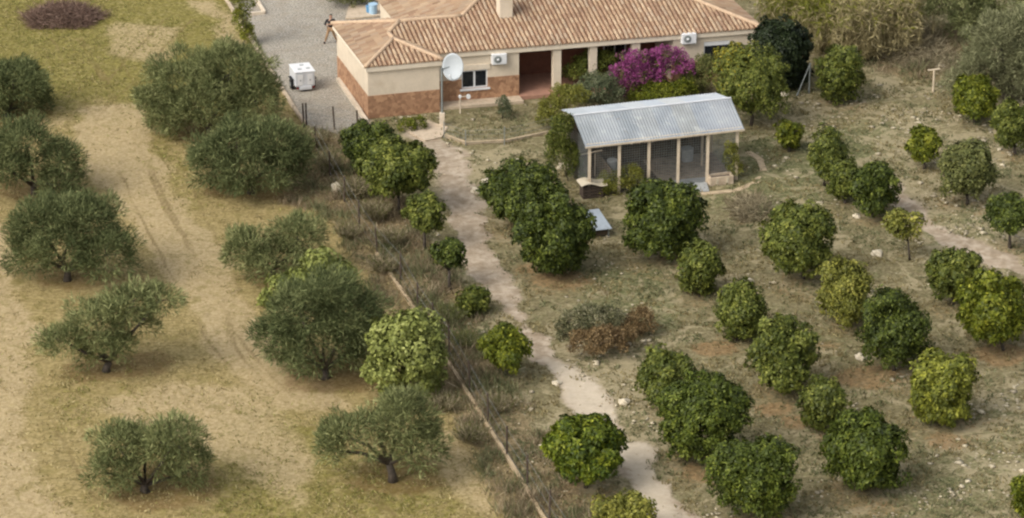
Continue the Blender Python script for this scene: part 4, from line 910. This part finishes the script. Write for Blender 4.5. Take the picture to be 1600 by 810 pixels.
def bgv(P):
    n = len(P); T = pick('boug', n); k = (np.sin(P[:, 0] * 5.1) * np.sin(P[:, 2] * 6.3 + 1) + rng.normal(0, .5, n)) > .62; T[k] = pick('mid', k.sum()); return T
tree('bougainvillea', 'magenta flowering bougainvillea against the porch pillars', 'shrub', None, [(1008,110,30,22),(975,118,24,16),(1048,104,24,18),(995,90,22,11),(1034,86,18,10),(968,138,18,12),(1072,106,12,14),(1018,132,26,14),(1058,90,12,9)], (1010, 152), 'fine', bgv, .06, mat=M['leaf'], density=.8)
SH = [([(930,105,26,22),(905,112,22,18),(945,95,18,14)],(925,135),'mid','climbing green shrub in front of the middle porch pillar'),
      ([(935,140,30,22),(915,150,20,16),(950,150,20,14)],(935,168),'greygreen','grey green shrub behind the left part of the shed roof'),
      ([(866,170,20,18),(884,152,22,14),(856,184,14,14),(902,150,18,12)],(874,200),'light','yellowish shrub between the porch and the shed roof corner'),
      ([(1040,145,34,14),(1005,152,22,10),(1070,140,18,12)],(1040,165),'bright','low yellow green shrub below the bougainvillea'),
      ([(1100,115,20,24),(1085,130,20,18)],(1100,150),'grey','twiggy dull green shrub between the bougainvillea and the yellow tipped tree'),
      ([(878,205,16,26),(876,240,16,26),(892,250,12,26),(868,222,14,20),(900,265,8,16)],(886,284),'mid','leafy climber hanging at the left end of the shed'),
      ([(785,165,9,10),(788,176,10,8)],(785,185),'greygreen','small upright cactus-like shrub by the brown stone base'),
      ([(652,192,14,7),(635,195,12,6)],(645,200),'bright','low green weeds at the foot of the villa wing'),
      ([(385,6,13,26),(378,36,11,22),(388,56,9,16),(370,-12,12,24)],(382,72),'yellow','narrow yellow green hedge plant at the top of the driveway kerb'),
      ([(960,285,26,14),(985,275,18,14),(945,296,18,10)],(965,300),'light','straggly pale shrub growing against the shed mesh'),
      ([(1142,250,9,22),(1148,262,8,14)],(1145,284),'light','thin pale plant inside the right bay of the shed'),
      ([(545,-6,26,12),(525,-12,20,12),(575,-6,18,10)],(550,8),'grey','brownish shrub behind the villa terrace at the top edge'),
      ([(725,-20,20,10)],(725,-10),'mid',None)]
for lob, b, pal, lab in SH:
    if lab: tree('garden_shrub', lab, 'shrub', 'garden shrubs round the villa and shed', lob, b, 'fine', pal, .035, zmin=.03, density=1., depthj=.15)
# dead brown clump with prickly pear in the orchard
PAL['dead'] = ((.10, .065, .030), (.20, .135, .06), (.34, .24, .12)); PAL['agave'] = ((.08, .085, .04), (.16, .155, .075), (.42, .38, .24))
tree('dead_shrub', 'rusty brown dead shrub, left one beside the pale path bend', 'shrub', 'withered shrubs in the orchard', [(920,535,30,18),(950,530,26,18),(975,528,18,14)], (940, 556), 'fine', 'dead', .03, zmin=.02)
tree('dead_shrub', 'smaller rusty brown dead shrub to the right of the larger one', 'shrub', 'withered shrubs in the orchard', [(1000,500,22,16),(990,515,16,12)], (1002, 522), 'fine', 'dead', .03, zmin=.02)
tree('agave_clump', 'dull green and tan thorny clump behind the rusty dead shrub', 'shrub', None, [(900,505,26,22),(930,500,28,20),(955,495,18,16),(885,525,14,16)], (920, 530), 'fine', 'agave', .03, zmin=.02)

# ------------------------------------------------------------------ reeds
def reed(px, py, wpx, hm, pal, label):
    b = G(px, py); s = scale_at(b); wd = wpx / s; t = thing('giant_reed', label, 'reed clump', b, 'giant reeds behind the orchard'); n = 260
    x = b[0] + rng.normal(0, wd * .27, n); y = b[1] + rng.normal(0, .7, n); h = hm * rng.uniform(.55, 1.05, n); P = np.stack([x, y, np.zeros(n)], 1); A = unit(np.stack([rng.normal(0, .10, n), rng.normal(0, .10, n), np.ones(n)], 1)); B = unit(np.cross(A, rng.normal(size=(n, 3))))
    V1, F1 = kites(P, A, B, h, np.full(n, .05)); T1 = pick('straw', n)
    m = 46; k = np.repeat(np.arange(n), m); u = rng.uniform(.2, 1., n * m); Q = P[k] + A[k] * (h[k] * u)[:, None]
    D = unit(np.stack([rng.normal(0, .5, n * m), rng.normal(0, .5, n * m), rng.normal(-.25, .55, n * m)], 1)); Bq = unit(np.cross(D, rng.normal(size=(n * m, 3)))); V2, F2 = kites(Q, D, Bq, rng.uniform(.25, .6, n * m), rng.uniform(.03, .06, n * m)); T2 = pick('straw', n * m)
    gsel = (u + rng.normal(0, .2, n * m)) > (.75 if pal == 'y' else 1.05); T2[gsel] = pick('yellow', gsel.sum())
    st = mesh_obj('stalk', V1, F1, M['blade'], t, np.repeat(T1, 4, 0)); mesh_obj('foliage', V2, F2, M['blade'], t, np.repeat(T2, 4, 0))
PAL['straw'] = ((.20, .165, .08), (.38, .32, .16), (.58, .50, .30)); PAL['twig'] = ((.10, .078, .055), (.19, .15, .11), (.32, .26, .19)); PAL['reddish'] = ((.12, .075, .055), (.22, .145, .11), (.36, .26, .20))
reed(1230, 58, 60, 3.2, 'y', 'yellow green reed clump nearest the villa roof end')
reed(1285, 76, 70, 3.6, 'y', 'yellow topped reed clump directly behind the box shaped citrus tree')
reed(1340, 90, 66, 3.8, 's', 'tall tan reed clump with drooping yellow blades')
reed(1395, 78, 66, 3.8, 's', 'tan reed clump at the right end of the reed bank')
reed(1360, 40, 90, 3.4, 's', 'straw coloured reed clump behind the tan ones, cut by the top edge')
PAL['weed'] = ((.10, .11, .05), (.18, .185, .09), (.32, .31, .17))
def dry_bush(px, py, wpx, hm, n, label, pal='twig', leafy=0.3):
    wpx *= 1.45; hm *= .85
    b = G(px, py); wd = wpx / scale_at(b) / 2; t = thing('dry_bush', label, 'bush', b, 'dry scrub along the fence'); m_ = MB()
    for i in range(7):
        a_ = rng.uniform(0, 6.28); e_ = b + np.array([math.cos(a_) * wd * .6, math.sin(a_) * wd * .6, hm * rng.uniform(.6, 1)]); m_.tube([b + np.array([0, 0, -.05]), (b + e_) / 2 + rng.normal(0, .05, 3), e_], [.02, .014, .005], 5)
    m_.build('stem', M['twig'], t); a_ = rng.uniform(0, 6.28, n); r_ = wd * np.sqrt(rng.random(n)) * .8; z = hm * rng.uniform(.02, .75, n)
    P = np.stack([b[0] + np.cos(a_) * r_ * (.4 + z / hm), b[1] + np.sin(a_) * r_ * (.4 + z / hm), z], 1); A = unit(np.stack([np.cos(a_) * .5, np.sin(a_) * .5, np.full(n, .9)], 1) + rng.normal(0, .35, (n, 3))); B = unit(np.cross(A, rng.normal(size=(n, 3))))
    V, Fc = kites(P, A, B, rng.uniform(.12, .36, n), rng.uniform(.015, .04, n)); T = pick(pal, n); g_ = rng.random(n) < leafy; T[g_] = pick('grey', g_.sum()); mesh_obj('twigs', V, Fc, M['blade'], t, np.repeat(T, 4, 0))
PAL['twig'] = ((.17, .14, .085), (.31, .26, .16), (.48, .42, .27))
for a in [(487,232,38,1.3,1500,'grey brown dry bush at the bottom end of the driveway kerb'), (512,268,40,1.1,1500,'dry bush just above the upright white rock'), (556,310,44,1.2,1800,'tall brown dry bush left of the wide citrus tree'),
          (585,345,44,1.3,2000,'tallest brown dry bush, halfway down the fence'), (612,385,40,1.1,1600,'dry bush right at the upper end of the tan edging'), (545,372,40,.8,1400,'low dry bush between the small grey olive and the fence'), (600,425,44,.8,1400,'low dry bush behind the top of the bright fig')]: dry_bush(*a)
for a in [(700,500,50,.6,1500,'low grey green scrub between the young citrus and the fence posts','weed',.6), (728,540,46,.6,1400,'low grey green scrub left of the small bright citrus tree','weed',.6), (690,640,50,.7,1500,'brown dry scrub between the tan edging and the arching olive'), (735,690,46,.7,1400,'brown dry scrub on the field side of the lower edging'), (776,640,50,.55,1500,'dry scrub between the lower fence posts and the path')]: dry_bush(*a)
# brush, twigs and grass as masses
def blades(name, x, y, z, L, Wd, pal, spread, mat, label=None, kind='stuff', up=1., cat=None):
    n = len(x); P = np.stack([x, y, z], 1); A = unit(np.stack([rng.normal(0, spread, n), rng.normal(0, spread, n), np.full(n, up)], 1)); B = unit(np.cross(A, rng.normal(size=(n, 3)))); V, Fc = kites(P, A, B, L, Wd, .4)
    T = pick(pal, n) if isinstance(pal, str) else pal; o = mesh_obj(name, V, Fc, mat, None, np.repeat(T, 4, 0)); return tag(o, label, cat, None, kind)
def pile(px, py, rx, ry, h, n, pal, name, label):
    b = G(px, py); s = scale_at(b); R1 = rx / s; R2 = ry / s / .4; a = rng.uniform(0, 6.28, n); r_ = np.sqrt(rng.uniform(0, 1, n)) * (1 + .12 * np.sin(a * 5)); x = b[0] + np.cos(a) * r_ * R1; y = b[1] + np.sin(a) * r_ * R2; z = np.maximum(.0, h * (1 - r_ ** 2) * rng.uniform(.2, 1, n))
    P = np.stack([x, y, z], 1); A = unit(np.stack([rng.normal(0, 1, n), rng.normal(0, 1, n), rng.normal(.1, .4, n)], 1)); B = unit(np.cross(A, rng.normal(size=(n, 3)))); V, Fc = kites(P, A, B, rng.uniform(.3, .9, n), rng.uniform(.02, .05, n)); T = pick(pal, n)
    tag(mesh_obj(name, V, Fc, M['blade'], None, np.repeat(T, 4, 0)), label, 'brush pile')
pile(98, 30, 62, 20, .9, 5200, 'reddish', 'brushwood_pile', 'reddish brown heap of cut twigs on the green field')
pile(1172, 330, 32, 18, .5, 1600, 'twig', 'brushwood_pile', 'low dark brown twig heap between the shed and the wide citrus tree')
pile(1425, 75, 50, 38, 1.1, 5200, 'twig', 'brushwood_pile', 'tangled brown brushwood at the foot of the reeds')
pile(1480, 100, 26, 22, .5, 900, 'twig', 'brushwood_pile', 'grey brown twigs leaning beside the silvery olive')

HX0 = Hw(0, 0, 0)
def free(x, y):      # keep ground plants off the house, driveway and path
    M2 = np.linalg.inv(np.array([HE[:2], HN[:2]]).T); q = M2 @ np.stack([x - HO[0], y - HO[1]]); ins = (q[0] > -.3) & (q[0] < 22.3) & (q[1] > -.1) & (q[1] < 18)
    M3 = np.linalg.inv(np.array([SE_[:2], SN_[:2]]).T); q = M3 @ np.stack([x - SO[0], y - SO[1]]); ins2 = (q[0] > -.3) & (q[0] < SL + .3) & (q[1] > -.3) & (q[1] < SD + .3)
    return ~ins & ~ins2 & (at_grid(m_drive, x, y) < .3) & (rng.uniform(0, 1, len(x)) > at_grid(np.maximum(m_path, m_track), x, y) * 1.1)
def scatter(n):
    y = rng.uniform(112, 180, n); x = rng.uniform(-1, 1, n) * (y * .19 + 1.5); return x, y
def tufts(n, per, rad, sel):
    x, y = scatter(n); k = sel(x, y) & free(x, y); x, y = x[k], y[k]; x = np.repeat(x, per); y = np.repeat(y, per)
    return x + rng.normal(0, rad, len(x)), y + rng.normal(0, rad, len(x))
PAL['drygrass'] = ((.19, .15, .065), (.33, .27, .13), (.50, .43, .23)); PAL['ygrass'] = ((.12, .115, .035), (.22, .21, .065), (.36, .33, .12)); PAL['weed'] = ((.10, .11, .05), (.18, .185, .09), (.32, .31, .17))
PAL['straw2'] = ((.13, .10, .06), (.24, .19, .12), (.42, .35, .23)); PAL['litter'] = ((.12, .07, .03), (.24, .14, .06), (.40, .26, .13))
cl = lambda x, y, s, sd: fbm(x, y, s, sd)
x, y = tufts(60000, 6, .09, lambda x, y: (at_grid(m_left, x, y) > .5) & (cl(x, y, 1.5, 41) > .40) & (rng.random(len(x)) > np.maximum(at_grid(m_bare, x, y), at_grid(m_trk, x, y)) * .9) & (rng.random(len(x)) < .6 + .4 * sm(at_grid(m_green, x, y), .1, .5)))
n = len(x); g_ = np.clip(at_grid(m_green, x, y) + (cl(x, y, 2.5, 42) - .5) * 1.4, 0, 1); T = np.where((rng.random(n) < g_)[:, None], pick('ygrass', n), pick('drygrass', n))
blades('dry_grass', x, y, np.full(n, -.02), rng.uniform(.08, .22, n), rng.uniform(.03, .05, n), T * 1.25, 1.3, M['blade'], 'dry yellow grass of the olive field')
x, y = tufts(46000, 6, .09, lambda x, y: (at_grid(m_left, x, y) < .5) & (cl(x, y, 1.3, 51) > .42) & (rng.random(len(x)) > at_grid(m_lit, x, y) * .6)); n = len(x)
T = np.where((cl(x, y, 1.8, 53) + rng.normal(0, .08, n) > .5)[:, None], pick('weed', n), pick('drygrass', n) * .85)
blades('weeds', x, y, np.full(n, -.02), rng.uniform(.08, .26, n), rng.uniform(.035, .07, n), T, .9, M['blade'], 'low grey green weeds on the orchard floor')
x, y = tufts(60000, 9, .18, lambda x, y: (at_grid(m_brush, x, y) > .25) & (cl(x, y, 1., 61) > .34)); n = len(x)
T = np.where((cl(x, y, 1.2, 63) + rng.normal(0, .1, n) > .48)[:, None], pick('weed', n), pick('straw2', n) * 1.25)
blades('dry_weeds', x, y, np.full(n, -.02), rng.uniform(.2, .95, n) * sm(cl(x, y, 1.4, 65), .2, .7), rng.uniform(.02, .045, n), T, .5, M['blade'], 'tall brown dried weeds along the fence')
x, y = scatter(90000); k = (rng.random(len(x)) < at_grid(m_lit, x, y) * .75) & (at_grid(m_left, x, y) < .5) & free(x, y); x, y = x[k], y[k]; n = len(x)
blades('fallen_leaves', x, y, np.full(n, .02), rng.uniform(.06, .12, n), rng.uniform(.04, .07, n), 'litter', 2.5, M['blade'], 'orange brown fallen leaves under the citrus trees', up=.3)
# rubble: small pale stones (a mass), and single large rocks
def rocks_np(x, y, r, seed=0):
    base = np.array([(1, 0, 0), (0, 1, 0), (-1, 0, 0), (0, -1, 0), (0, 0, .8), (0, 0, -.6), (.6, .6, .35), (-.6, .6, .35), (-.6, -.6, .35), (.6, -.6, .35)], float)
    n = len(x); V = base[None] * r[:, None, None] * rng.uniform(.65, 1.25, (n, 10, 1)) * np.array([1.2, 1, .6]); a = rng.uniform(0, 6.28, n); ca, sa = np.cos(a)[:, None], np.sin(a)[:, None]
    X = V[..., 0] * ca - V[..., 1] * sa; Y = V[..., 0] * sa + V[..., 1] * ca; V = np.stack([X + x[:, None], Y + y[:, None], V[..., 2] + r[:, None] * .18], -1).reshape(-1, 3)
    t = np.array([(0, 6, 4), (6, 1, 4), (1, 7, 4), (7, 2, 4), (2, 8, 4), (8, 3, 4), (3, 9, 4), (9, 0, 4), (0, 5, 6), (6, 5, 1), (1, 5, 7), (7, 5, 2), (2, 5, 8), (8, 5, 3), (3, 5, 9), (9, 5, 0)])
    return V, (t[None] + (np.arange(n) * 10)[:, None, None]).reshape(-1, 3)
x, y = scatter(30000); k = (at_grid(m_left, x, y) < .4) & (rng.random(len(x)) < sm(at_grid(m_rock, x, y) + (cl(x, y, 1.6, 71) - .5) * 2.4, .5, 1.0)) & free(x, y); x, y = x[k], y[k]; r_ = rng.gamma(2., .02, len(x)) + .025
big = (at_grid(m_rock, x, y) > .62) & (rng.random(len(x)) < .06); r_[big] = rng.uniform(.10, .2, big.sum())
V, Fc = rocks_np(x, y, np.minimum(r_, .26)); T = np.repeat(np.array(srgb(184, 172, 146)) * rng.uniform(.6, 1.15, (len(x), 1)), 10, 0)
tag(mesh_obj('rubble', V, Fc, M['stone_bits'], None, T), 'small pale stones scattered over the orchard soil', None, None, 'stuff')
x, y = scatter(5200); k = ((at_grid(m_path, x, y) > .4) | (at_grid(m_brush, x, y) > .5)); x, y = x[k], y[k]; V, Fc = rocks_np(x, y, rng.uniform(.02, .06, len(x))); T = np.repeat(np.array(srgb(186, 168, 140)) * rng.uniform(.7, 1.1, (len(x), 1)), 10, 0)
tag(mesh_obj('gravel', V, Fc, M['stone_bits'], None, T), 'loose pebbles on the path', None, None, 'stuff')
ROCKS = [(526,298,.3,'upright white rock among the dry weeds left of the upper path'),(880,262,.34,'pale boulder left of the shed below the climber'),(975,630,.26,'pale rock right of the lower path'),(1225,150,.26,'flat white stone beside the corner brace'),
         (1338,340,.22,'white rock below the touching three citrus trees'),(1170,440,.2,'white stone above the rounded olive toned tree'),(1345,560,.3,'flat pale slab of rock left of the dark bushy tree'),(1370,398,.3,'pale stone left of the sapling'),
         (745,300,.3,'grey boulder at the left of the upper dark citrus tree'),(760,285,.24,'smaller grey boulder above its neighbour by the path'),(1470,105,.3,'pale stone by the timber stake'),(870,600,.2,'dark edged rock left of the pale path')]
for px, py, r_, lab in ROCKS:
    b = G(px, py); import bmesh
    bm = bmesh.new(); bmesh.ops.create_icosphere(bm, subdivisions=3, radius=1)
    ph = rng.uniform(0, 9, 3)
    for v in bm.verts:
        q = v.co; k = 1 + .22 * math.sin(q.x * 3 + ph[0]) * math.cos(q.y * 3.5 + ph[1]) + .12 * math.sin(q.z * 6 + q.x * 5 + ph[2]); v.co = q * k * r_; v.co.z = max(v.co.z * (.65 if 'upright' not in lab else 1.3), -.05) + .03
    me = bpy.data.meshes.new('rock'); bm.to_mesh(me); bm.free(); me.materials.append(M['rock']); o = bpy.data.objects.new('rock', me); C.objects.link(o); o.location = (b[0], b[1], 0); tag(o, lab, 'rock', 'single rocks')
